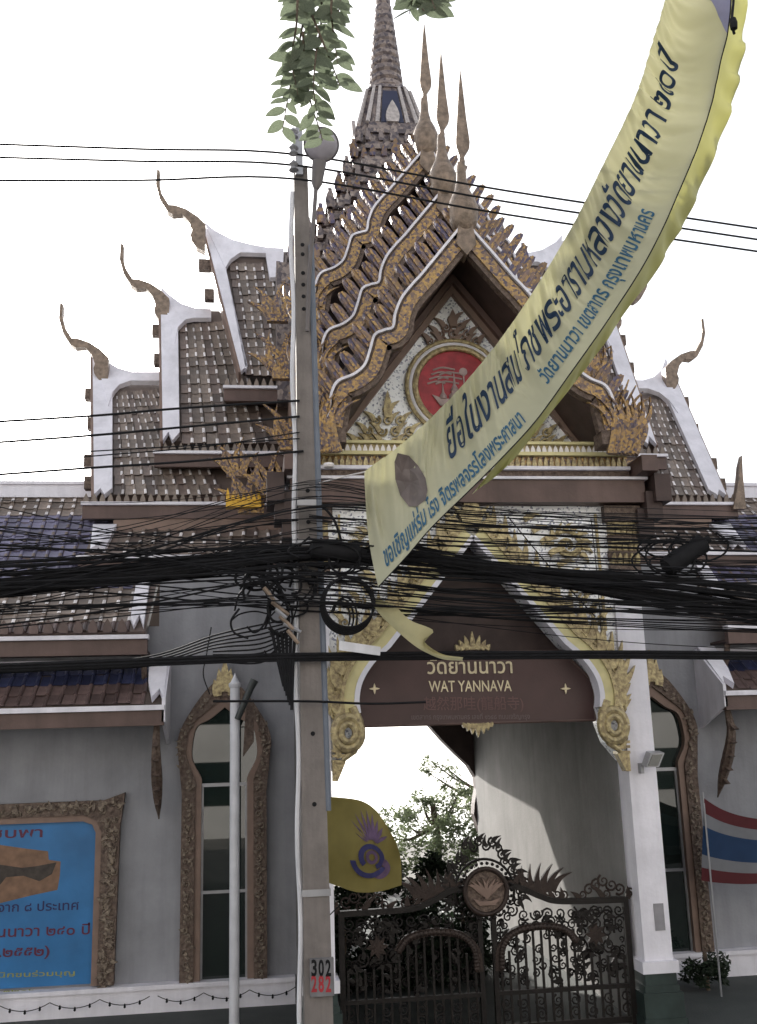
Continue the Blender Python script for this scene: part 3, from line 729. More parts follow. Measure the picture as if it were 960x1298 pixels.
# ================================================================== SIDE WINGS
def wing(m, name, label):
    f = (lambda b: b.mirror()) if m else (lambda b: b)
    mx = (lambda x: 2*A-x) if m else (lambda x: x)
    Wg = thing(name, label, 'building', (mx(-4.5), 4.6, .0))
    XL = -8.0
    obj('wall', f(MB().box(XL, WLX-.0005, YW+.001, YW+.3, .0, 5.35)), M_wall, Wg)
    p = MB().box(XL, WLX-.0005, YW-.16, YW, .0, .30); p.box(XL, WLX-.0005, YW-.20, YW, .302, .36)
    obj('plinth', f(p), M_white, Wg)
    rt, re = at(0, 630, 4.55), at(0, 803, 1.95)
    sl = Vector((0, re.y-rt.y, re.z-rt.z)); n = Vector((0, sl.z, -sl.y)); n = n if n.z > 0 else -n; n.normalize()
    XR = at(186, 790, 2.1).x
    sr = obj('roof', f(MB().prism([(XL,rt.y,rt.z),(XR+.25,rt.y,rt.z),(XR,re.y,re.z),(XL,re.y,re.z)], -n*.14)), M_tile2, Wg)
    XV = XR-.22
    def pick(i, j):
        if j < 3: return T_br
        if j < 13: return T_bl
        if j < 17: return (T_br, T_blm)[0]
        return T_red
    nc = 14; x0 = XV-nc*.205
    lay_tiles(sr, Vector((x0,rt.y,rt.z)), Vector((XV,rt.y,rt.z)), Vector((x0,re.y,re.z)), Vector((XV,re.y,re.z)), nc, 18, pick, n, m, hsc=.42)
    obj('ridge', f(MB().box(XL, WLX+.4, rt.y-.08, rt.y+.25, rt.z-.02, rt.z+.20)), M_white, sr)
    obj('ridge_cap', f(MB().box(XL, WLX+.4, rt.y-.12, rt.y+.29, rt.z+.202, rt.z+.26)), M_white, sr)
    obj('back_slope', f(MB().prism([(XL,rt.y+.1,rt.z),(XR+.25,rt.y+.1,rt.z),(XR,7.3,re.z),(XL,7.3,re.z)], (0,-.1,-.12))), M_tile2, Wg)
    # white verge with notched foot
    V = lambda t, x: Vector((x, rt.y+(re.y-rt.y)*t, rt.z+(re.z-rt.z)*t))+n*.03
    obj('white_verge', f(MB().prism([V(0,XV),V(0,XV+.2),V(1,XV+.2),V(.93,XV+.12),V(1,XV+.06),V(.95,XV)], n*.08)), M_white, sr)
    et = MB()
    for i in range(int((XV-XL)/.205)): put_flame(et, (XV-.1-i*.205, re.y-.06, re.z-.02), (0,-.15,1), .2, .17, 0, th=.04)
    o_ = obj('eave_antefixes', f(et), M_tilered, sr); o_['kind'] = 'stuff'
    obj('eave_lip', f(MB().box(XL, XR+.06, re.y-.15, re.y+.02, re.z-.12, re.z-.06)), M_white, sr)
    obj('fascia', f(MB().box(XL, XR+.04, re.y-.09, re.y+.02, re.z-.34, re.z-.122)), M_brown, sr)
    obj('soffit', f(MB().box(XL, XR+.02, re.y+.022, YW+.03, re.z-.30, re.z-.26)), M_dbrown, sr)
    # lower skirt roof
    a, b = at(0, 848, 2.45), at(0, 897, 1.72); XS = at(206, 895, 1.72).x
    n2 = Vector((0, b.z-a.z, -(b.y-a.y))); n2 = n2 if n2.z > 0 else -n2; n2.normalize()
    sk = obj('skirt_roof', f(MB().prism([(XL,a.y,a.z),(XS,a.y,a.z),(XS,b.y,b.z),(XL,b.y,b.z)], -n2*.1)), M_tile2, Wg)
    nc = 15; x0 = XS-.24-nc*.19
    lay_tiles(sk, Vector((x0,a.y,a.z)), Vector((XS-.24,a.y,a.z)), Vector((x0,b.y,b.z)), Vector((XS-.24,b.y,b.z)), nc, 4, lambda i, j: T_navy if j < 2 else T_red, n2, m, hsc=.55)
    obj('ridge', f(MB().box(XL, XS+.02, a.y-.05, a.y+.12, a.z+.0, a.z+.10)), M_white, sk)
    S = lambda t, x: Vector((x, a.y+(b.y-a.y)*t, a.z+(b.z-a.z)*t))+n2*.03
    obj('white_verge', f(MB().prism([S(-.05,XS-.26),S(-.05,XS+.02),S(1.02,XS+.02),S(.8,XS-.05),S(1.02,XS-.14),S(.6,XS-.22)], n2*.1)), M_white, sk)
    obj('end_wall', f(MB().prism([(XS+.0,a.y-.02,a.z+.08),(XS+.0,b.y-.1,b.z+.08),(XS+.0,b.y-.1,b.z-.25),(XS+.0,YW,b.z-.55),(XS+.0,YW,a.z+.08)], (.05,0,0))), M_white, sk)
    obj('eave_lip', f(MB().box(XL, XS+.04, b.y-.15, b.y+.02, b.z-.09, b.z-.02)), M_white, sk)
    obj('fascia', f(MB().box(XL, XS+.03, b.y-.10, b.y+.02, b.z-.30, b.z-.092)), M_brown, sk)
    obj('soffit', f(MB().box(XL, XS-.002, b.y+.022, YW+.03, b.z-.28, b.z-.24)), M_dbrown, sk)
    # carved eave bracket
    q = at(197, 925, 1.95); br = MB()
    br.tube(spline([(XS-.08,b.y+.1,b.z-.3),(XS-.08,b.y+.05,b.z-.62),(XS-.08,b.y+.22,b.z-.95),(XS-.08,b.y+.48,b.z-1.28),(XS-.08,YW-.1,b.z-1.6)], 5), [.045,.05,.055,.06,.06,.065,.07,.075,.075,.08,.085,.085,.085,.08,.075,.07,.06,.05,.035,.02,.01], 6)
    for k in range(5): put_flame(br, (XS-.08, b.y+.04+.11*k, b.z-.5-.2*k), (0,-.7,-.6), .2, .1, .3, ez=Vector((1,0,0)), th=.05)
    obj('eave_bracket', f(br), M_bronze, Wg, smooth=True)
    obj('upper_bracket', f(MB().tube(spline([(XR-.02,re.y+.1,re.z-.34),(XR-.02,re.y+.2,re.z-.6),(XR-.02,YW-.02,re.z-.95)], 4), .045, 6)), M_bronze, Wg)
    # wing ridge finial
    ch = MB(); q = Vector((WLX+.35, rt.y, rt.z+.2))
    obj('wing_finial', f(MB().prism([(q.x+x, q.y-.05, q.z+z_) for x, z_ in ((-.12,0),(.12,0),(.1,.35),(.04,.55),(.07,.62),(.0,1.15),(-.05,.62),(-.04,.4))], (0,.1,0))), M_finial, Wg)
    return Wg
wing(False, 'temple_wing', 'low wing with violet and brown tiled roof left of the gatehouse')
wing(True, 'temple_wing', 'low tiled wing right of the gatehouse, mostly cut off by the picture edge')

# ================================================================== BLUE NOTICE BOARD ON THE LEFT WALL
YB = YW-.02
Bd = thing('notice_board', 'blue poster board in a carved bronze frame on the left wall', 'board', (at(20,1266,YB).x, YB, .4))
tr, br_ = at(123,1040,YB), at(117,1266,YB)
bx1 = tr.x; bx0 = bx1-2.9; bz1 = tr.z; bz0 = .40
cor = [(bx0,bz0),(bx1,bz0),(bx1,bz1-.16),(bx1-.05,bz1-.05),(bx1-.18,bz1),(bx0,bz1)]
M_blue = mat('blue_print', (.03,.16,.38), .4, var=.22, scale=1.6, bump=.25, bscale=3)
obj('poster', MB().prism([(x, YB-.03, z_) for x, z_ in cor], (0,.03,0)), M_blue, Bd)
ip = [(bx1,bz0-.02),(bx1,bz1-.16),(bx1-.05,bz1-.05),(bx1-.18,bz1),(bx0,bz1)]
obj('frame_moulding', MB().band(ip, offset2(ip, -.09), YB-.09, YB+.0), M_bronzeflat, Bd)
op = offset2(ip, -.085); oq = [(x+.27 if i < 4 else x, z_) for i, (x, z_) in enumerate(ip)]; oq = [(bx1+.31,bz0-.02),(bx1+.34,bz1-.1),(bx1+.40,bz1+.38),(bx1+.1,bz1+.28),(bx0,bz1+.27)]
obj('frame', MB().band(op, oq, YB-.12, YB+.0), M_bronze, Bd)
cv = MB(); r2 = random.Random(9)
for i in range(4):
    for k in range(46 if i in (0, 3) else 6):
        t = k/(46 if i in (0, 3) else 6); a = Vector(op[i]).lerp(Vector(op[i+1]), t); b = Vector(oq[i]).lerp(Vector(oq[i+1]), t); q = a.lerp(b, r2.uniform(.2,.85))
        put_flame(cv, (q.x, YB-.125, q.y), (r2.uniform(-1,1), 0, r2.uniform(-.3,1)), .10, .06, r2.uniform(-.4,.4), th=.035)
        spiral(cv, (q.x, YB-.13, q.y), .05, 1.2, r2.random()*6, .015, seg=4, n=9)
o_ = obj('frame_carving', cv, M_carve, Bd); o_['kind'] = 'stuff'
M_ink = mat('dark_red_ink', (.10,.02,.05), .5, var=.1); M_ink2 = mat('navy_ink', (.02,.02,.09), .5, var=.1); M_yel = mat('yellow_ink', (.28,.30,.08), .5, var=.1)
yt = YB-.034
wall_text('lettering', 'มหามงคลราชบพา', (-160,1066), (54,1061), yt, M_ink, Bd, height=.19, bold=.015)
wall_text('lettering', 'อัญเชิญพระเสริมจาก ๘ ประเทศ', (-130,1160), (100,1153), yt, M_ink2, Bd, height=.17, bold=.012)
wall_text('lettering', 'งานสมโภชวัดยานนาวา ๒๔๐ ปี', (-150,1193), (114,1184), yt, M_ink, Bd, height=.19, bold=.015)
wall_text('lettering', 'มีนาคม (พ.ศ.๒๕๕๒)', (-120,1217), (63,1211), yt, M_ink, Bd, height=.18, bold=.02)
wall_text('lettering', 'ขอเชิญพุทธศาสนิกชนร่วมบุญ', (-120,1243), (95,1236), yt, M_yel, Bd, height=.09)
wall_text('lettering', 'โทร ๐ ๒๖๗๒ ๓๒๑๖', (-100,1264), (45,1259), yt, M_yel, Bd, height=.09)
def flat(name, pts, Y, m, parent, th=.004):
    return obj(name, MB().prism([at(x, y, Y) for x, y in pts], (0, th, 0)), m, parent)
flat('picture', [(-30,1072),(0,1071),(35,1076),(61,1079),(62,1090),(77,1092),(76,1110),(73,1128),(40,1135),(0,1145),(-30,1150)], yt, mat('brown_print', (.21,.12,.075), .5, var=.25, scale=9), Bd)
flat('picture', [(-30,1096),(0,1096),(28,1100),(46,1098),(72,1093),(66,1108),(50,1117),(30,1110),(8,1112),(0,1122),(-30,1124)], yt-.005, mat('dark_print', (.045,.035,.03), .5, var=.4, scale=12), Bd)

# ================================================================== IRON GATE
YG = .25
mcg = at(614, 1129, YG); ZG = .02
def gate_leaf(m, label):
    f = (lambda b: b.mirror()) if m else (lambda b: b)
    Lf = thing('gate_leaf', label, 'gate', (A+(-1 if m else 1)*.95, YG, ZG), 'iron gate leaves')
    x0, x1 = A+.06, A+1.86
    zr = at(805, 1143, YG).z
    rail = [(x0+.0, zr+.22), (x0+.34, zr+.22), (x0+.62, zr+.10), (x0+.92, zr+.02), (x1, zr)]
    rail = sp2(rail, 6)
    fr = MB(); fr.box(x1-.07, x1, YG-.04, YG+.04, ZG, zr+.03); fr.box(x0, x0+.06, YG-.04, YG+.04, ZG, zr-.05)
    fr.box(x0, x1, YG-.03, YG+.03, ZG+.02, ZG+.09); fr.box(x0, x1, YG-.03, YG+.03, ZG+.42, ZG+.47)
    fo = obj('frame', f(fr), M_iron, Lf)
    obj('top_rail', f(MB().band(rail, offset2(rail, .07), YG-.045, YG+.045)), M_iron, Lf)
    # arched band
    bnd = sp2([(x0+.10, zr-.72), (x0+.13, zr-.48), (x0+.30, zr-.32), (x0+.62, zr-.27), (x0+.92, zr-.32), (x0+1.06, zr-.46)], 6)
    obj('arched_band', f(MB().band(bnd, offset2(bnd, .085), YG-.05, YG+.03)), M_ironbrown, Lf)
    br2 = MB()
    for i in range(0, len(bnd), 1): br2.lathe([(.0,-.03),(.03,-.02),(.04,0),(.03,.02),(.0,.03)], (bnd[i][0], YG-.06, bnd[i][1]+.045), 8, 'y')
    obj('band_rosettes', f(br2), M_ironbrown, Lf)
    n_ = 17
    for i in range(1, n_):
        x = x0 + (x1-x0)*i/n_
        top = zr-.28 if x < x0+1.1 else zr-.62
        if x < x0+.3: top = zr-.5
        obj('bar', f(MB().box(x-.014, x+.014, YG-.014, YG+.014, ZG+.05, top)), M_iron, Lf)
    r2 = random.Random(11)
    sc_ = MB()
    for i in range(22):                                   # scrolls between rail and band
        x = x0+.12+(i % 11)*.155; t = (x-x0)/(x1-x0)
        rz = zr+(.2 if x < x0+.4 else .0); zc = rz-.09-(i//11)*.14
        spiral(sc_, (x, YG, zc), .075, 1.5, r2.random()*6, .014, 1 if i % 2 else -1, seg=5, n=14)
    for i in range(9):
        x = x0+1.15+(i % 3)*.18; zc = zr-.16-(i//3)*.17
        spiral(sc_, (x, YG, zc), .09, 1.5, r2.random()*6, .016, 1 if i % 2 else -1, seg=5, n=14)
        put_flame(sc_, (x, YG-.01, zc), (r2.uniform(-1,1), 0, r2.uniform(-1,1)), .13, .07, .3, th=.02)
    for i in range(int((zr-.12-ZG-.55)/.11)):
        spiral(sc_, (x0+.10, YG, ZG+.55+i*.11), .04, 1.3, r2.random()*6, .011, seg=4, n=10)
        spiral(sc_, (x1-.12, YG, ZG+.55+i*.11), .04, 1.3, r2.random()*6, .011, seg=4, n=10)
    for i in range(120):
        x = r2.uniform(x0+.08, x1-.1); zc = r2.uniform(zr-.75, zr-.06) if i < 85 else r2.uniform(ZG+.5, zr-.7)
        spiral(sc_, (x, YG+.01, zc), r2.uniform(.04,.07), 1.4, r2.random()*6, .013, 1 if i % 2 else -1, seg=4, n=10)
        if i % 3 == 0: put_flame(sc_, (x, YG, zc), (r2.uniform(-1,1), 0, r2.uniform(-1,1)), .10, .06, .3, th=.02)
    o_ = obj('scrollwork', f(sc_), M_iron, Lf); o_['kind'] = 'stuff'
    cr = MB()                                             # cresting on the rail
    for i in range(15):
        q = rail[min(len(rail)-1, int(i/14*(len(rail)-1)))]
        put_flame(cr, (q[0], YG, q[1]+.04), (r2.uniform(-.7,.7), 0, 1), .16+.1*(i % 4 == 1), .09, r2.uniform(-.5,.5), th=.025)
        spiral(cr, (q[0]+.04, YG, q[1]+.11), .06, 1.4, r2.random()*6, .014, seg=5, n=12)
    c = at(766, 1128, YG)
    for k in range(5): spiral(cr, (c.x+(k-2)*.1, YG, c.z+.05-.05*abs(k-2)+.06), .08, 1.4, k, .016, seg=5, n=14)
    c = at(690, 1112, YG)
    for k in range(6): put_flame(cr, (c.x+(k-3)*.05, YG, c.z-.18), ((k-3)*.3, 0, 1), .34, .1, .35, th=.03)
    obj('cresting', f(cr), M_ironbrown, Lf)
    fl = MB(); c = Vector((x0+1.33, YG-.04, zr-.36))
    for k in range(8): put_flame(fl, c, (math.cos(k*PI/4), 0, math.sin(k*PI/4)), .14, .09, .1, th=.03)
    obj('flower', f(fl), M_ironbrown, Lf)
    # lower floral panel
    lp = MB()
    for i in range(16):
        spiral(lp, (x0+.14+(i % 8)*.22, YG-.01, ZG+.18+(i//8)*.14), .075, 1.5, r2.random()*6, .014, 1 if i % 2 else -1, seg=5, n=12)
    o_ = obj('lower_scrolls', f(lp), M_iron, Lf); o_['kind'] = 'stuff'
    return Lf
gate_leaf(True, 'left leaf of the dark scrolled iron gate, beside the concrete pole')
gate_leaf(False, 'right leaf of the dark scrolled iron gate, beside the white pillar')
Md = thing('gate_medallion', 'round bronze medallion with scrolled crest where the two gate leaves meet', 'medallion', (A, YG-.05, mcg.z-.3))
md_ = obj('disc', MB().lathe([(.26,-.03),(.26,.01),(0,.015)], (A, YG-.06, mcg.z), 32, 'y'), M_bronze, Md, smooth=True)
obj('rim', MB().tube([(A+.27*math.cos(a), YG-.08, mcg.z+.27*math.sin(a)) for a in [2*PI*i/36 for i in range(37)]], .03, 8, False), M_ironbrown, Md, smooth=True)
bd_ = MB()
for i in range(30):
    a = 2*PI*i/30; c = (A+.335*math.cos(a), YG-.05, mcg.z+.335*math.sin(a)); bd_.lathe([(0,-.03),(.022,-.015),(.022,.015),(0,.03)], c, 6, 'y')
obj('beads', bd_, M_iron, Md)['kind'] = 'stuff'
rl = MB()
for k in range(5):
    for s_ in (-1, 1): put_flame(rl, (A+s_*.02*k, YG-.085, mcg.z-.08+.02*k), (s_*.28*k, 0, 1), .25-.02*k, .06, .2*s_, th=.03)
rl.prism([(A-.17,YG-.08,mcg.z-.08),(A-.1,YG-.08,mcg.z-.16),(A+.1,YG-.08,mcg.z-.16),(A+.17,YG-.08,mcg.z-.08),(A+.06,YG-.08,mcg.z-.11),(A-.06,YG-.08,mcg.z-.11)], (0,-.03,0))
obj('relief', rl, M_bronzeflat, md_)
ct = MB(); r2 = random.Random(4)
for i in range(26):
    a = -.35+ (PI+.7)*i/25; rr = .44+.05*(i % 2)
    hh = rr + (.10 if 9 < i < 16 else 0)
    spiral(ct, (A+hh*math.cos(a), YG, mcg.z+hh*math.sin(a)), .065, 1.5, r2.random()*6, .016, 1 if i % 2 else -1, seg=5, n=14)
    put_flame(ct, (A+hh*math.cos(a), YG, mcg.z+hh*math.sin(a)), (math.cos(a)+.4*(1 if i % 2 else -1), 0, math.sin(a)), .13, .07, .4, th=.025)
ct.tube([(A+.38*math.cos(a), YG, mcg.z+.38*math.sin(a)) for a in [-.4+(PI+.8)*i/30 for i in range(31)]], .018, 6)
for i in range(8): spiral(ct, (A+(.16 if i % 2 else -.16)*(1-i*.05), YG, mcg.z-.42-.05*i), .06, 1.4, i, .015, seg=5, n=12)
o_ = obj('crest', ct, M_iron, Md); o_['kind'] = 'stuff'

# ================================================================== UTILITY POLE, STREET LAMP
YP = -3.0
pb, pt = at(405, 1335, YP), at(381, 214, YP)
Po = thing('utility_pole', 'square tapering grey concrete utility pole in front of the gate', 'pole', (pb.x, YP, .0))
def polept(t): return Vector((pb.x+(pt.x-pb.x)*t, YP, pt.z*t))
wb, wt = .136, .074
v = []
for c, h in ((polept(0), wb), (polept(1), wt)): v += [(c.x-h,c.y-h,c.z),(c.x+h,c.y-h,c.z),(c.x+h,c.y+h,c.z),(c.x-h,c.y+h,c.z)]
obj('shaft', MB().add(v, [(0,3,2,1),(4,5,6,7),(0,1,5,4),(1,2,6,5),(2,3,7,6),(3,0,4,7)]), M_concrete, Po)
hl = MB()
for y in (306,318,342,357,372,388,620,660,738,835,930,1020): 
    q = at(391, y, YP-.16); t = q.z/pt.z; c = polept(t); hh = wb+(wt-wb)*t
    hl.lathe([(.022,-.002),(.022,.004),(0,.005)], (c.x, YP-hh-.001, c.z), 10, 'y')
obj('bolt_holes', hl, M_black, Po)['kind'] = 'stuff'
cdt = MB(); cdt.tube([polept(t)+Vector((-wb-(wt-wb)*t-.03+.012*math.sin(t*40), -.06, 0)) for t in [i/60 for i in range(59)]], .026, 7)
obj('conduit_and_shade_strip', cdt, M_pipe, Po, smooth=True)
cdt = MB(); cdt.tube([polept(t)+Vector((wb+(wt-wb)*t+.012, -.10, 0)) for t in [i/30 for i in range(9, 28)]], .03, 7)
obj('conduit_and_shade_strip', cdt, mat('blue_grey_shade_strip', (.13,.15,.19), .5, var=.1), Po, smooth=True)  # added tube: a blue-grey stripe painted for the pole's shadow side
for y in (640, 690, 760, 1130):
    q = at(391, y, YP); t = q.z/pt.z; c = polept(t); hh = wb+(wt-wb)*t+.012
    obj('steel_band', MB().box(c.x-hh, c.x+hh, c.y-hh, c.y+hh, c.z-.03, c.z+.03), M_metal, Po)
ins = MB(); rk = MB(); top = polept(1)
rk.box(top.x-.06, top.x+.02, YP-.14, YP-.10, top.z-.15, top.z+.42)
for k in range(3):
    zq = top.z-.06+.2*k
    io = obj('insulator', MB().lathe([(.02,-.07),(.055,-.05),(.03,-.01),(.055,.02),(.03,.05),(.015,.07)], (top.x-.08, YP-.14, zq), 12), M_metal, Po, smooth=True)
obj('insulator_rack', rk, M_metal, Po)
# number plate
pl = thing('number_plate', 'small white plate numbered 302 and 282 low on the concrete pole', 'plate', at(408,1262,YP-.18))
c0, c1 = at(393,1216,YP-.18), at(424,1262,YP-.18)
obj('plate', MB().box(c0.x, c1.x, YP-.185, YP-.12, c1.z, c0.z), mat('dirty_plate', (.17,.165,.175), .6, var=.2, scale=9, streak=.25), pl)
for k in range(3):
    wall_text('digit', '302'[k], (395+k*9,1237), (402+k*9,1236.7), YP-.188, M_black, pl, height=.19, bold=.03)
    wall_text('digit', '282'[k], (395+k*9,1257), (402+k*9,1256.7), YP-.188, M_red, pl, height=.19, bold=.03)
# lamp
YL = -3.25
hc = at(407.5, 183, YL)
Lm = thing('street_lamp', 'round grey street lamp on a thin arm at the top of the pole', 'lamp', at(398,330,YL))
obj('arm', MB().tube(spline([at(390,420,YL+.1), at(393,340,YL+.05), at(397,290,YL), at(401,236,YL)], 5), [.022]*16, 8), M_lamparm, Lm, smooth=True)
obj('neck', MB().tube([at(401,240,YL), at(402,232,YL), at(405,206,YL)], [.026,.06,.08], 10), M_lamparm, Lm, smooth=True)
ax = (CAM-hc).normalized(); ax = (ax*.75+Vector((0,-.1,-.45))).normalized()
hd = MB(); hd.lathe([(.0,-.16),(.1,-.15),(.18,-.09),(.215,0),(.222,.02),(.20,.03)], (0,0,0), 28)
Q = ax.to_track_quat('Z', 'Y').to_matrix()
hd.v = [hc + Q @ (q*.88) for q in hd.v]; obj('housing', hd, mat('lamp_housing', (.16,.15,.17), .4, .3, var=.1), Lm, smooth=True)
ln = MB(); ln.lathe([(.198,.03),(.17,.06),(.1,.085),(.0,.095)], (0,0,0), 28); ln.v = [hc + Q @ (q*.88) for q in ln.v]
obj('lens', ln, mat('lamp_lens', (.40,.38,.44), .2, .0, var=.1, scale=12, spec=.6), Lm, smooth=True)

# ================================================================== CABLES
def cable(pts, Y, r, label, group=None, sag=0, name='cable', dY=0.):
    P = []
    for i, p in enumerate(pts):
        P.append(at(p[0], p[1], (p[2] if len(p) > 2 else Y)+dY))
    o = obj(name, MB().tube(spline(P, 7), r, 5), M_black, None, smooth=True)
    return tag(o, label, 'cable', group)
for i, (a, b, c) in enumerate((((-60,181),(378,196),(1010,297)), ((-60,198),(378,210),(1010,311)), ((-60,229),(376,227),(1010,326)))):
    n_ = ('topmost', 'middle', 'lowest')[i]
    cable([a, (180,(a[1]+b[1])/2+.5), b, (640,(b[1]*.58+c[1]*.42)+3), c], YP-.14, .012, '%s of the three thin wires high across the sky' % n_, 'three high wires')
for i, pts in enumerate(([(-60,538),(120,527),(225,518),(380,508)], [(-60,565),(118,552),(228,542),(380,528)], [(-60,583),(118,572),(240,565),(380,556)], [(-60,594),(120,578),(260,566),(380,548)], [(-60,606),(118,593),(240,585),(385,572)])):
    cable(pts, YP-.12, .013 if i in (0,1,4) else .007, '%s black wire below the left roof finials, running up to the pole' % ('first', 'second', 'third', 'fourth', 'fifth')[i], 'wires left of the pole')
rb_ = random.Random(21)
base = [(-60,745),(120,731),(260,716),(395,703),(520,708),(620,722),(720,736),(840,750),(1020,776)]
for k in range(30):
    o1, o2, o3 = rb_.gauss(0,10), rb_.gauss(0,9), rb_.gauss(0,15)
    pts = []
    for i, (x, y) in enumerate(base):
        t = i/8; off = (o1*(1-2*t)+o2*2*t if t < .5 else o2*(2-2*t)+o3*(2*t-1)) + rb_.uniform(-2,2)
        pts.append((x, y+off))
    cable(pts, YP-.15+rb_.uniform(-.12,.12), rb_.choice((.009,.011,.014,.019)), 'black cable in the thick sagging bundle across the gate front', 'thick cable bundle')
for k in range(46):
    xa, xb = -60, 1020
    ya = rb_.uniform(648, 795); ym = 640+rb_.random()*135; yb = ym+rb_.uniform(-20,50)
    pts = [(-60,ya+10), (150, ya*.6+ym*.4+rb_.uniform(2,8)), (392,ym), (600, ym*.66+yb*.34+rb_.uniform(3,9)), (800, ym*.33+yb*.67+4), (1020,yb)]
    if k % 4 == 0: pts = pts[2:]
    elif k % 7 == 0: pts = pts[:3]
    cable(pts, YP-.2+rb_.uniform(-.2,.15), rb_.choice((.005,.006,.008,.010)), 'thin black line among the loose cables above and below the bundle', 'loose cables')
for k in range(30):
    ya, ym = rb_.uniform(620, 790), rb_.uniform(600, 780); yb = ym+rb_.uniform(0,70)
    pts = [(-60,ya), (160, ya*.55+ym*.45+rb_.uniform(3,14)), (392,ym), (560, ym*.7+yb*.3+rb_.uniform(4,16)), (780, ym*.35+yb*.65+rb_.uniform(2,10)), (1020,yb)]
    cable(pts[rb_.choice((0,0,2)):], YP-.2+rb_.uniform(-.2,.2), rb_.choice((.0035,.0045,.0055)), 'very thin slack wire in the web strung before the arch', 'slack thin wires')
for k, (d, r) in enumerate(((0,.022),(4,.02),(7,.012))):
    cable([(-60,846+d),(150,838+d),(300,832+d),(390,830+d),(600,828+d),(800,827+d),(1020,829+d)], YP-.2, r, '%s strand of the straight cable pair crossing the name board' % ('upper','lower','thin')[k], 'low straight cables')
cable([(270,889),(390,889),(470,892),(540,890)], YP-.2, .012, 'short dark rod-like cable end sticking out right of the pole below the board')
# curved drop line over the white mosaic and the diagonal guy wire
cable([(644,655),(700,722),(755,782)], -1.2, .008, 'thin diagonal guy wire over the right mosaic spandrel')
cable([(749,655),(757,730),(762,800)], -.6, .006, 'thin upright wire beside the right pillar')
cable([(408,640),(424,660),(433,690),(430,712)], YP-.2, .014, 'curved cable dropping from the pole above the coil')
cable([(170,0),(0,0)], -3, .001, 'x') if False else None
# fanned drops left of the pole
for k in range(9):
    cable([(368,785+k*4),(330,792+k*6),(270,806+k*4),(190,832+k*3),(60,846+k),(-60,852+k)][0:6 if k < 5 else 3], YP-.15+.03*k, .009, 'thin cable fanning out low to the left of the pole', 'fanned cables')
cable([(268,795),(262,830),(258,855),(266,880)], YP-.1, .006, 'thin loose wire end dangling above the left window')
# tangle beside the pole
Tg = thing('cable_tangle', 'dark knot of looped cables and splices left of the pole', 'cables', at(355,830,YP-.15))
for k in range(24):
    r3 = random.Random(100+k); cx, cy = r3.uniform(318,372), r3.uniform(720,800)
    ra, rb3, a0, tw = r3.uniform(12,34), r3.uniform(14,40), r3.random()*6, r3.uniform(-.5,.5)
    pts = [at(cx+ra*math.cos(a0+q_*.7)+tw*rb3*math.sin(a0+q_*.7), cy+rb3*math.sin(a0+q_*.7), YP-.2+.05*math.sin(q_+k)) for q_ in range(r3.randint(4,9))]
    obj('loop', MB().tube(spline(pts, 6), r3.choice((.008,.011,.014)), 5), M_black, Tg, smooth=True)
for k in range(7):
    r3 = random.Random(200+k); q = at(335+k*5, 745+k*9, YP-.3)
    obj('grey_splice', MB().tube([q, q+Vector((.10+.03*(k % 3), -.02, -.13+.04*(k % 2)))], [.022,.018], 7), M_metal if k % 2 else M_finial, Tg, smooth=True)
for k in range(6):
    obj('hanging_cable', MB().tube(spline([at(345+k*6,800,YP-.2), at(352+k*4,835,YP-.2), at(360+k*2,870+k*6,YP-.2)], 5), .016, 5), M_black, Tg, smooth=True)
# coil
Co = thing('cable_coil', 'round coil of black cable hanging on the bundle right of the pole', 'cable coil', at(440,802,YP-.3))
for k in range(5):
    c = at(440+k*.8, 768-k*1.2, YP-.28-.02*k); rr = .275-.008*k
    obj('turn', MB().tube([(c.x+rr*math.cos(a)*(.92+.02*k), c.y+.03*math.sin(a*2), c.z+rr*math.sin(a)) for a in [2*PI*i/40 for i in range(41)]], .013, 6), M_black, Co, smooth=True)
for k in range(3):
    c = at(432+3*k, 782, YP-.3); rr = .15+.02*k
    obj('turn', MB().tube([(c.x+rr*.6*math.cos(a), c.y, c.z+rr*math.sin(a)) for a in [-.6+3.4*i/20 for i in range(21)]], .01, 6), M_black, Co, smooth=True)
# splice closures
for lab, px, py, L, r in (('black splice closure on the bundle above the coil', 425, 698, .5, .10), ('big black splice closure on the bundle right of the pillar', 868, 704, .46, .105)):
    a = at(px, py, YP-.25); e = thing('splice_closure', lab, 'cable box', a, 'splice closures')
    tl = .14 if px > 600 else -.02
    d_ = Vector((L*.5, 0, tl))
    obj('body', MB().tube([a-d_, a-d_*.9, a-d_*.3, a+d_*.35, a+d_*.9, a+d_], [r*.5,r*.95,r*1.05,r*.92,r,r*.55], 12), M_black, e, smooth=True)
    obj('end_cap', MB().tube([a+d_, a+d_*1.25], [r*.5,r*.3], 10), M_black, e, smooth=True)
    for k in range(12):
        r3 = random.Random(px+k)
        c3 = a+Vector((r3.uniform(-.3,.3), r3.uniform(-.1,.1), r3.uniform(-.12,.12))); ra, rb3, a0 = r3.uniform(.12,.34), r3.uniform(.06,.2), r3.random()*6; pts = [c3+Vector((ra*math.cos(a0+q_*.8), .05*math.sin(q_), rb3*math.sin(a0+q_*.8))) for q_ in range(r3.randint(4,8))]
        obj('loop', MB().tube(spline(pts, 6), .011, 5), M_black, e, smooth=True)
tg = tag(obj('cable_tag', MB().prism([at(430,812,YP-.3), at(483,820,YP-.3), at(482,831,YP-.3), at(430,824,YP-.3)], (0,.01,0)), M_pipe), 'pale tag strip hanging under the cable coil', 'tag')
bl_ = tag(obj('bulb', MB().lathe([(.0,-.03),(.05,-.02),(.06,.0),(.05,.02),(0,.035)], at(417,590,YP-.2), 14), M_mortar, smooth=True), 'small white bulb on the cables right of the pole', 'bulb')

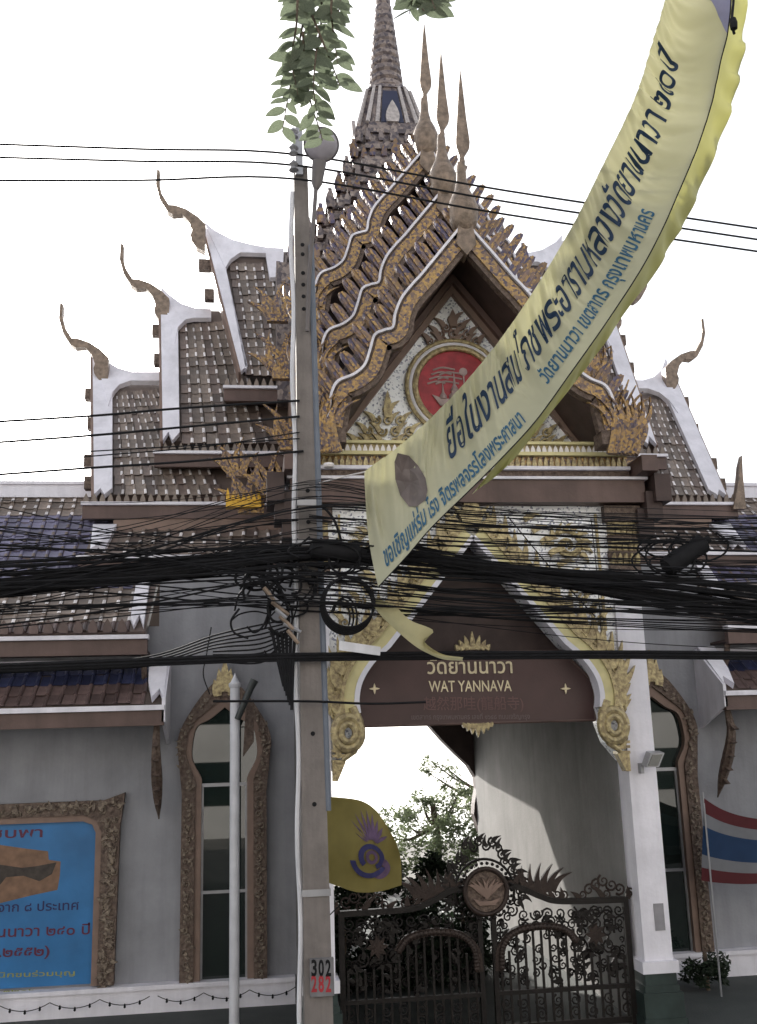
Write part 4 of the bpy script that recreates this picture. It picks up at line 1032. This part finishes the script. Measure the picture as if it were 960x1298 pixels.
# ================================================================== BIG BANNER
E1 = [(462,597),(504,567),(547,529),(591,483),(635,429),(679,365),(722,293),(741,257),(767,204),(794,149),(811,108),(826,58),(843,0),(852,-45)]
E2 = [(480,744),(517,704),(547,669),(591,626),(635,582),(679,534),(722,475),(766,413),(810,346),(838,294),(861,242),(884,187),(902,131),(913,79),(923,38),(926,0),(928,-45)]
E3 = [(600,625),(648,586),(687,538),(722,494),(766,437),(801,385),(832,346),(854,306),(871,280),(896,224),(922,160),(937,111),(947,55),(949,0),(950,-45)]
def resample(pts, n):
    q = sp2(pts, 8); L = [0]
    for i in range(len(q)-1): L.append(L[-1]+math.hypot(q[i+1][0]-q[i][0], q[i+1][1]-q[i][1]))
    out = []; j = 0
    for k in range(n+1):
        s = L[-1]*k/n
        while j < len(L)-2 and L[j+1] < s: j += 1
        t = (s-L[j])/max(1e-9, L[j+1]-L[j]); out.append((q[j][0]+(q[j+1][0]-q[j][0])*t, q[j][1]+(q[j+1][1]-q[j][1])*t))
    return out, L[-1]
NB_ = 240
R1, L1 = resample(E1, NB_); R2, L2 = resample(E2, NB_)
def bdepth(t): return -3.55-2.3*t
def banner_pt(t, v, lift=0.):
    k = max(0, min(NB_-1e-6, t*NB_)); i = int(k); f_ = k-i
    a = (R1[i][0]+(R1[i+1][0]-R1[i][0])*f_, R1[i][1]+(R1[i+1][1]-R1[i][1])*f_)
    b = (R2[i][0]+(R2[i+1][0]-R2[i][0])*f_, R2[i][1]+(R2[i+1][1]-R2[i][1])*f_)
    env = math.sin(PI*min(1, max(0, v)))**.7
    edge = (1-v)
    wv = .034*math.sin(t*150+v*2.2+1.5*math.sin(t*31))*(.25+.75*edge)*(.3+.7*env) + .05*math.sin(t*37+v*1.3)*env + .012*math.sin(t*260-v*3+2*math.sin(t*57))*edge
    wv += .010*math.sin(t*420+v*9+3*math.sin(v*5+t*40))*edge + .02*max(0, math.sin(t*95-v*4+2*math.sin(t*17)))**6*(1-v*.6)
    belly = .22*math.sin(PI*v)
    pa, pb2 = at(a[0], a[1], bdepth(t)), at(b[0], b[1], bdepth(t)-.12)
    p = pa.lerp(pb2, v); p.y += belly + wv - lift; return p
M_ban = mat('yellow_banner_cloth', (.62,.61,.46), .62, var=.06, scale=1.5, trans=.42, bump=.1, bscale=12)
Bn = thing('festival_banner', 'long yellow cloth banner with blue Thai lettering slanting across the gate', 'banner', at(480,744,-3.55))
def grid(fn, nu, nv):
    b = MB(); b.v = [fn(i/nu, j/nv) for i in range(nu+1) for j in range(nv+1)]
    b.f = [[i*(nv+1)+j, (i+1)*(nv+1)+j, (i+1)*(nv+1)+j+1, i*(nv+1)+j+1] for i in range(nu) for j in range(nv)]; b.mi = [0]*len(b.f); return b
def solid(b, d):                                     # give a sheet a thickness along d
    n_ = len(b.v); d = Vector(d)
    from collections import Counter
    ed = Counter()
    for f in b.f:
        for i in range(len(f)): ed[tuple(sorted((f[i], f[(i+1) % len(f)])))] += 1
    extra = [[q+n_ for q in f[::-1]] for f in b.f]
    side = []
    for f in b.f:
        for i in range(len(f)):
            p, q = f[i], f[(i+1) % len(f)]
            if ed[tuple(sorted((p, q)))] == 1: side.append([q, p, p+n_, q+n_])
    b.v += [v+d for v in b.v]; b.f += extra+side; b.mi = [0]*len(b.f); return b
def end_curve(t, v):                                 # the lower left end is cut in a shallow curve
    return t
cl = obj('cloth', solid(grid(lambda u, v: banner_pt(u, v), 520, 26), (0,.006,0)), M_ban, Bn, smooth=True)
R3, _ = resample(E3, NB_)
def flap_pt(u, v):
    t = .24+u*.76; p = banner_pt(t, 1.0)
    i = min(NB_, int(u*NB_)); q = at(R3[i][0], R3[i][1], bdepth(t)+.35)
    r = p.lerp(q, v); r.y += .06 + .05*math.sin(u*95+v*3+1.2*math.sin(u*23))*v + .10*math.sin(PI*v)*.6; return r
obj('folded_back', solid(grid(flap_pt, 200, 8), (0,.006,0)), mat('yellow_banner_back', (.58,.57,.30), .6, var=.08, scale=2, trans=.45), Bn, smooth=True)
obj('hem_cord', MB().tube([banner_pt(i/120, 1.0, .012) for i in range(121)], .006, 5), M_black, Bn)
M_navy = mat('navy_lettering', (.012,.035,.085), .6, var=.1); M_teal = mat('blue_lettering', (.02,.10,.19), .6, var=.1)
def banner_text(body, t0, t1, v0, hv, m, bold=.02, shear=0.):
    t = text_mb(body, 1.0, 1.0, bold, 0, shear)
    t.v = [banner_pt(t0+(t1-t0)*q.x, v0-q.y*hv, .014) for q in t.v]; obj('lettering', t, m, Bn)
banner_text('ยื่อในงานสมโภชพระอารามหลวงวัดยานนาวา ๒๔๐ ปี', .172, .885, .535, .54, M_navy, .014, .08)
banner_text('วัดยานนาวา เขตสาทร กรุงเทพมหานคร', .36, .645, .845, .27, M_teal, .018, .1)
banner_text('ขอเชิญแห่ร่ม โรง จิตรพลจรรโลงพระศาสนา', .02, .30, .91, .27, M_teal, .018, .1)
# oval emblem patch
ov = MB(); cxy = (522, 607)
def inv_banner(x, y):
    best = None
    for i in range(0, 90):
        for j in range(0, 41):
            t, v = i/300, j/40; k = t*NB_; ii = int(k)
            X_ = R1[ii][0]+(R2[ii][0]-R1[ii][0])*v; Y_ = R1[ii][1]+(R2[ii][1]-R1[ii][1])*v
            d = (X_-x)**2+(Y_-y)**2
            if best is None or d < best[0]: best = (d, t, v)
    return best[1], best[2]
oval = [(506,574),(520,577),(533,588),(542,602),(545,618),(542,633),(532,641),(522,637),(511,622),(503,603),(501,586)]
op_ = [inv_banner(x, y) for x, y in oval]; ctr = inv_banner(522, 608)
ov.v = [banner_pt(*ctr, .02)]
for rr in (.5, 1.0): ov.v += [banner_pt(ctr[0]+(t-ctr[0])*rr, ctr[1]+(v-ctr[1])*rr, .02) for t, v in op_]
no = len(op_)
ov.f = [[0, 1+i, 1+(i+1) % no] for i in range(no)] + [[1+i, 1+no+i, 1+no+(i+1) % no, 1+(i+1) % no] for i in range(no)]; ov.mi = [0]*len(ov.f)
obj('oval_emblem', ov, mat('oval_print', (.13,.105,.10), .45, var=.35, scale=7), Bn)
# blue-grey printed corner at the upper end
bp_ = [(.90,.99),(.925,.90),(.95,.80),(.975,.70),(.999,.62),(.999,.80),(.999,.99),(.96,.99),(.93,.99)]
pb3 = grid(lambda u, v: banner_pt(.905+.094*u, 1-.005-(.40*u)*v, .013), 16, 8)
obj('blue_corner', pb3, mat('blue_grey_print', (.30,.30,.46), .6, var=.1, trans=.2), Bn)
# ties
obj('tie_cord', MB().tube([at(463,598,-3.55), at(440,603,-3.3), at(405,612,-3.15)], .008, 5), M_mortar, Bn)
obj('tie_cord', MB().tube(spline([at(935,-60,-5.9), at(930,0,-5.85), at(928,28,-5.9), at(931,43,-5.9)], 4), [.012]*13, 6), M_black, Bn)
obj('knot', MB().lathe([(0,-.06),(.03,-.05),(.035,0),(.025,.05),(0,.07)], at(930,30,-5.95), 8), M_black, Bn)
# scrap
def strip(left, right, n, Y0, Y1, nv=6, amp=.04, fr=9):
    a, _ = resample(left, n); b, _ = resample(right, n)
    def fn(u, v):
        i = int(round(u*n)); y = Y0+(Y1-Y0)*u; p = at(*a[i], y).lerp(at(*b[i], y-.1), v); p.y += amp*math.sin(u*fr+v*2.5)+.05*math.sin(PI*v); return p
    return solid(grid(fn, n, nv), (0,.006,0))
tag(obj('torn_cloth', strip([(474,757),(500,766),(520,786),(549,800),(537,812),(560,828),(588,833)], [(476,770),(486,784),(505,802),(525,817),(540,826),(562,836),(586,838)], 36, YP-.35, YP-.5), mat('torn_yellow_cloth', (.50,.46,.27), .7, var=.12, trans=.3), smooth=True), 'torn strip of yellow cloth dangling below the banner end', 'cloth')

# ================================================================== FLAGS
FlY = thing('yellow_flag', 'yellow flag with purple royal emblem flying right of the concrete pole', 'flag', at(412,1200,-2.4))
YFl = -2.4
LE = [(404,1006),(404,1050),(408,1090),(412,1125)]; RE = [(452,1012),(480,1030),(495,1058),(501,1085),(511,1108),(504,1126)]
def yflag(u, v, lift=0.):
    top = resample(YF_T, 30)[0]; return None
TP, _ = resample([(404,1010),(430,1011),(458,1015),(478,1028),(492,1048)], 40)
BT, _ = resample([(410,1118),(430,1124),(455,1131),(482,1131),(508,1121)], 40)
def yf(u, v, lift=0.):
    k = min(39.999, max(0, u*40)); i = int(k); f_ = k-i
    a = [TP[i][j]+(TP[i+1][j]-TP[i][j])*f_ for j in (0,1)]; b = [BT[i][j]+(BT[i+1][j]-BT[i][j])*f_ for j in (0,1)]
    bow = 7*math.sin(PI*v)*u
    p = at(a[0]+(b[0]-a[0])*v+bow, a[1]+(b[1]-a[1])*v, YFl); p.y += .05*math.sin(u*9+v*1.5)+.03*math.sin(v*7+u*3)-lift; return p
obj('cloth', solid(grid(yf, 40, 24), (0,.004,0)), mat('yellow_flag_cloth', (.27,.225,.07), .7, var=.1, trans=.35), FlY, smooth=True)
M_pur = mat('purple_emblem', (.10,.06,.12), .7, var=.25, scale=14); M_nav = mat('navy_emblem', (.03,.03,.11), .7, var=.2, scale=14)
def fpoly(nm, pts, m, lift=.012):
    b = MB(); b.v = [yf(u, v, lift) for u, v in pts]; b.f = [list(range(len(pts)))]; b.mi = [0]; obj(nm, b, m, FlY)
for k in range(9):
    a = -1.15+k*.27; cu, cv_ = .60, .46
    tip = (cu+.34*math.sin(a)*.9, cv_-.40*math.cos(a)+.02); q = (cu+.07*math.sin(a), cv_-.06*math.cos(a)); w_ = .022
    fpoly('emblem_ray', [(q[0]-w_, q[1]), (cu+.2*math.sin(a)-w_*.9, cv_-.25*math.cos(a)), tip, (cu+.2*math.sin(a)+w_*.9, cv_-.25*math.cos(a)+.02), (q[0]+w_, q[1])], M_pur)
def ringp(cu, cv_, ru, rv, a0, a1, wd, m, lift):
    b = MB(); n_ = 18
    for i in range(n_+1):
        a = a0+(a1-a0)*i/n_; b.v += [yf(cu+ru*math.cos(a), cv_+rv*math.sin(a), lift), yf(cu+ru*wd*math.cos(a), cv_+rv*wd*math.sin(a), lift)]
    b.f = [[2*i, 2*i+2, 2*i+3, 2*i+1] for i in range(n_)]; b.mi = [0]*n_; obj('emblem_ring', b, m, FlY)
ringp(.60,.60,.17,.15,2.3,7.4,.62,M_nav,.014); ringp(.57,.64,.24,.20,.4,3.0,.72,M_nav,.016); ringp(.60,.60,.08,.08,0,6.28,.5,M_pur,.018); ringp(.72,.72,.13,.13,-1.2,2.6,.35,M_pur,.015)
obj('staff', MB().tube([at(400,1185,YFl+.02), at(404,1004,YFl+.02)], .014, 6), M_pipe, FlY)
obj('staff_socket', MB().tube([at(418,1160,YFl-.05), at(432,1146,YFl-.05)], .006, 5), M_black, FlY)

YTf = 1.3
FlT = thing('striped_flag', 'red white and blue striped flag on a thin staff beside the right window', 'flag', at(915,1292,YTf))
stripes = [((0,.17),(.10,.015,.02)), ((.17,.33),(.21,.215,.235)), ((.33,.68),(.012,.042,.115)), ((.68,.84),(.21,.215,.235)), ((.84,1.0),(.10,.015,.02))]
def tf(u, v):
    xx = 893+u*150
    yt_ = 1012+u*52+6*math.sin(u*6); yb_ = 1113+u*14+5*math.sin(u*5+1)
    p = at(xx, yt_+(yb_-yt_)*v, YTf); p.y += .10*math.sin(u*8+v*1.2); return p
for i, ((v0, v1), c) in enumerate(stripes):
    nm = ('red', 'white', 'blue', 'white', 'red')[i]
    obj('stripe', solid(grid(lambda u, v, v0=v0, v1=v1: tf(u, v0+(v1-v0)*v), 26, 5), (0,.004,0)), mat('%s_flag_cloth' % nm, c, .7, var=.08, trans=.25), FlT, smooth=True)
obj('staff', MB().tube([at(919,1310,YTf+.02), at(891,1004,YTf+.02)], .014, 6), M_metal, FlT)

# ================================================================== WHITE POST BEFORE THE LEFT WINDOW
YQ = 1.35
b0, t0_ = at(304,1310,YQ), at(298,872,YQ)
Wp = thing('white_post', 'slim white post with pointed cap and dark tube before the left window', 'post', (b0.x, YQ, .0))
obj('shaft', MB().tube([(t0_.x, YQ, .0), (t0_.x, YQ, t0_.z)], .068, 14), M_pipe, Wp, smooth=True)
obj('cap', MB().lathe([(.068,0),(.085,.02),(.085,.06),(.06,.08),(.03,.14),(0,.21)], (t0_.x, YQ, t0_.z), 14), M_pipe, Wp, smooth=True)
obj('dark_tube', MB().tube([at(301,912,YQ-.12), at(318,872,YQ-.16), at(323,862,YQ-.16)], [.045,.05,.06], 10), mat('dark_tube_paint', (.03,.035,.035), .4), Wp, smooth=True)
obj('rusty_plate', MB().prism([at(312,892,YQ+.3), at(322,886,YQ+.3), at(322,940,YQ+.3), at(308,960,YQ+.3)], (0,.02,0)), M_bronze, Wp)

# ================================================================== FLOODLIGHT ON THE PILLAR
c = at(822, 962, -.1)
Fl = thing('floodlight', 'small grey floodlight fixed to the right white pillar', 'floodlight', c)
obj('housing', MB().prism([c+Vector((-.10,0,-.07)), c+Vector((-.02,0,.10)), c+Vector((.16,0,.10)), c+Vector((.07,0,-.07))], (0,-.16,-.03)), M_metal, Fl)
obj('bracket', MB().box(c.x-.11, c.x-.07, -.1, .0, c.z-.18, c.z-.05), M_metal, Fl)
obj('lamp_glass', MB().prism([c+Vector((-.08,-.165,-.085)), c+Vector((-.005,-.165,.055)), c+Vector((.13,-.165,.055)), c+Vector((.05,-.165,-.085))], (0,-.006,0)), M_glass, Fl)
c = at(836, 1160, 0)
tag(obj('paper_notice', MB().box(c.x-.07, c.x+.06, -.012, -.003, c.z-.18, c.z+.14), mat('grey_paper', (.28,.27,.29), .8, var=.15)), 'grey weathered paper notice stuck on the right white pillar', 'notice')

# ================================================================== BUNTING ON THE PLINTH
def bunting(x0, x1, y, label):
    Bt = thing('light_string', label, 'light string', at((x0+x1)/2, 1285, YW-.3))
    for k in range(3):
        a, b = x0+(x1-x0)*k/3, x0+(x1-x0)*(k+1)/3; yy = lambda x: 1281-(x/375)*24+y
        P = [at(a+(b-a)*t, yy(a+(b-a)*t)+40*t*(1-t)*.9-6, YW-.3) for t in [i/10 for i in range(11)]]
        obj('wire', MB().tube(P, .006, 5), M_black, Bt)
        for i in (2,5,8): obj('bulb', MB().lathe([(0,-.045),(.018,-.03),(.012,.01),(0,.02)], P[i], 7), M_black, Bt)
bunting(0, 190, 0, 'string of small bulbs swagged along the plinth under the blue board')
bunting(200, 375, 0, 'string of small bulbs swagged along the plinth under the left window')
bunting(840, 960, 25, 'string of small bulbs on the plinth right of the white pillar')

# ================================================================== PLANTS AND TREES
def leaf_cloud(b, c, rad, n, size, rr, flat_=1.):
    for _ in range(n):
        while True:
            p = Vector((rr.uniform(-1,1), rr.uniform(-1,1), rr.uniform(-1,1)))
            if p.length < 1: break
        p = Vector((p.x*rad[0], p.y*rad[1], p.z*rad[2])); o = c+p
        d = Vector((rr.uniform(-1,1), rr.uniform(-1,1), rr.uniform(-.8,.5))).normalized(); s_ = d.cross(Vector((rr.uniform(-1,1), rr.uniform(-1,1), rr.uniform(-1,1)))).normalized()
        L = size*rr.uniform(.6,1.3); W_ = L*.42
        b.add([o, o+d*L*.5+s_*W_*.5, o+d*L, o+d*L*.5-s_*W_*.5], [(0,1,2,3)])
M_leafA = mat('tree_leaf', (.13,.16,.085), .55, var=.4, scale=2.5, trans=.4)
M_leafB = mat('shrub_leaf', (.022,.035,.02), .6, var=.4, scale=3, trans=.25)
M_bark = mat('bark', (.10,.075,.055), .9, var=.3, scale=8, bump=.5)
def tree(name, label, base, h, clumps, seed, size, m, cat='tree', group=None, per=700):
    rr = random.Random(seed); T = thing(name, label, cat, base, group); b = Vector(base)
    tk = MB(); top = b+Vector((0,0,h*.62))
    if h > 2.2:
        tk.tube(spline([b, b+Vector((.08,0,h*.3)), top], 5), [.17-.009*i for i in range(11)], 8)
    lf = MB()
    for cx, cy, cz, r_ in clumps:
        c = b+Vector((cx, cy, cz)); 
        if h > 2.2: tk.tube(spline([b+Vector((.05,0,h*.4)), b.lerp(c, .6)+Vector((0,0,.3)), c], 4), [.07,.065,.06,.05,.04,.035,.03,.02,.01], 6)
        for _ in range(7):
            o = Vector((rr.uniform(-1,1), rr.uniform(-1,1), rr.uniform(-.8,.8)))*r_*.75
            leaf_cloud(lf, c+o, (r_*.42, r_*.42, r_*.34), per//7, size, rr)
    if h > 2.2: obj('trunk', tk, M_bark, T, smooth=True)
    else: obj('stem', MB().tube([b, b+Vector((0,0,h*.5))], .03, 6), M_bark, T)
    obj('crown', lf, m, T)
    return T
q = at(552, 1100, 17)
tree('leafy_tree', 'pale green leafy tree beyond the passage above the gate', (q.x, 17, 0), 2.9, [(0,0,1.5,.75),(-.7,.2,1.2,.7),(.6,-.2,1.7,.7),(-.3,0,1.9,.45),(.9,.2,1.2,.8),(-1.2,0,.9,.7),(.2,0,.9,.9),(.8,0,2.1,.4)], 31, .12, M_leafA, per=400)
q = at(552, 990, 20)
tree('tall_tree', 'tall thin-leaved tree whose twigs hang in the passage opening', (q.x+3.6, 20, 0), 6, [(-3.75,0,2.95,.30),(-3.35,0,2.8,.34),(-3.0,.1,2.5,.34),(-3.9,0,2.62,.22),(-3.3,0,2.2,.25),(-2.4,0,3.6,.7),(-1.2,0,4.2,1.0),(0,0,5,1.2)], 32, .12, M_leafA, per=110)
for i, (px, Y, s, lab) in enumerate(((438,3.2,.95,'dark plant added to darken the passage behind the left gate leaf next to the pole'),(478,4.2,1.0,'dark rounded plant added to darken the passage behind the middle of the left gate leaf'),(520,3.0,.9,'dark plant added to darken the passage behind the gate, second left of the medallion'),(556,4.6,1.05,'dark leafy plant added to darken the passage behind the gate just left of the medallion'),(590,3.4,.8,'dark low plant added to darken the passage straight behind the gate medallion'))):  # plants added to darken the view into the passage
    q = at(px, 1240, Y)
    tree('added_dark_plant', lab, (q.x, Y, .0), 1.9, [(0,0,.45*s,.55*s),(-.25*s,0,.3*s,.45*s),(.25*s,0,.35*s,.45*s),(.0,0,.95*s,.5*s),(.05,0,1.4*s,.35*s)], 40+i, .12, M_leafB, 'plant', 'plants added in the passage', per=620)
for i, (px, Y, s, lab) in enumerate(((430,15,1.2,'green bush beyond the passage left of the leafy tree'),(500,16,1.1,'green bush beyond the passage under the leafy tree'),(590,15.5,1.2,'green bush beyond the passage behind the gate crest'))):
    q = at(px, 1100, Y)
    tree('bush', lab, (q.x, Y, 0), 1.9, [(0,0,.6*s,.75*s),(-.4*s,0,.4*s,.6*s),(.45*s,0,.45*s,.6*s),(.05,0,1.25*s,.6*s)], 70+i, .14, M_leafA, 'bush', 'bushes beyond the passage', per=650)
q = at(905, 1290, 1.6)
tree('potted_shrub', 'dark bushy shrub at the foot of the right window', (q.x, 1.7, .0), 1.0, [(0,0,.28,.26),(.14,0,.24,.22),(-.14,0,.24,.2)], 50, .08, M_leafB, 'shrub', per=500)
# hanging leaf sprays close to the camera
M_lf = mat('spray_leaf', (.125,.15,.10), .5, var=.3, scale=30, trans=.45)
lm = MB(); N_ = 7; lt, rt2 = [], []
for i in range(N_+1):
    t = i/N_; hw = .24*math.sin(PI*t**.8)**.8; lt.append((-hw, t, .05*math.sin(PI*t)+.0)); rt2.append((hw, t, .05*math.sin(PI*t)))
lm.v = [Vector(p) for p in lt] + [Vector((0, i/N_, -.02)) for i in range(N_+1)] + [Vector(p) for p in rt2]
k_ = N_+1
for i in range(N_): lm.f += [[i, k_+i, k_+i+1, i+1], [k_+i, 2*k_+i, 2*k_+i+1, k_+i+1]]; lm.mi += [0,0]
LME = mesh('leaf', lm, M_lf, True)
def spray(name, label, stems, Y, size, seed):
    rr = random.Random(seed); S = thing(name, label, 'branch', at(*stems[0][0], Y))
    for st in stems:
        P = spline([at(x, y, Y+rr.uniform(-.06,.06)) for x, y in st], 10)
        obj('twig', MB().tube(P, [.006-.0045*i/len(P) for i in range(len(P))], 5), M_bark, S)
        L = 0; nxt = .015; side = 1
        for i in range(len(P)-1):
            d = P[i+1]-P[i]; L += d.length
            while L > nxt:
                side = -side; t = d.normalized(); out = t.cross(Vector((0,-1,0))).normalized()*side
                ey = (out*rr.uniform(.6,1.) + t*rr.uniform(.25,.7) + Vector((0,rr.uniform(-.3,.3),-.15))).normalized()
                nz = Vector((rr.uniform(-.35,.35), -1, rr.uniform(-.4,.5))).normalized(); ex = ey.cross(nz).normalized(); nz = ex.cross(ey)
                s_ = size*rr.uniform(.55,1.2); c = P[i]
                M = Matrix(((ex.x*s_, ey.x*s_, nz.x*s_, c.x), (ex.y*s_, ey.y*s_, nz.y*s_, c.y), (ex.z*s_, ey.z*s_, nz.z*s_, c.z), (0,0,0,1)))
                inst('leaf', LME, M, S); nxt += size*.27
    return S
spray('leaf_spray', 'green leafy twigs hanging from the top edge above the street lamp',
      [[(392,-30),(384,30),(373,85),(364,130),(358,168)], [(405,-30),(408,20),(400,75),(398,115),(403,150)], [(378,-30),(376,30),(370,75),(378,120)], [(425,-30),(420,10),(424,50),(428,80)], [(396,20),(412,60),(424,90),(432,112)], [(384,40),(388,90),(394,130),(404,160),(409,178)], [(440,-25),(432,0),(428,25)]], -9.4, .098, 61)
spray('leaf_spray', 'smaller dark leaf spray at the top edge right of the spire', [[(520,-40),(524,-10),(519,18)], [(545,-40),(545,-10),(552,12)], [(565,-40),(560,-15),(562,5)], [(535,-30),(530,0),(538,14)]], -9.4, .10, 62)

# ================================================================== ACROSS THE STREET (added behind camera to shade the facade, mirrored in windows)
SH = thing('added_shophouse_row', 'pale shophouse row added unseen across the street to shade the lower facade, mirrored in the window glass', 'building', (0, -27, 0))
obj('wall', MB().box(-40, 40, -34, -27, -.14, 16), mat('shophouse_plaster', (.48,.47,.45), .85, var=.15, scale=.5), SH)
obj('parapet', MB().box(-40.2, 40.2, -34.2, -26.7, 16.002, 16.6), M_concrete, SH)
for j in range(4):
    for i in range(16): obj('window', MB().box(-38.5+i*5, -35.5+i*5, -27.002, -26.95, 1.2+j*3.4, 3.0+j*3.4), M_glass, SH)
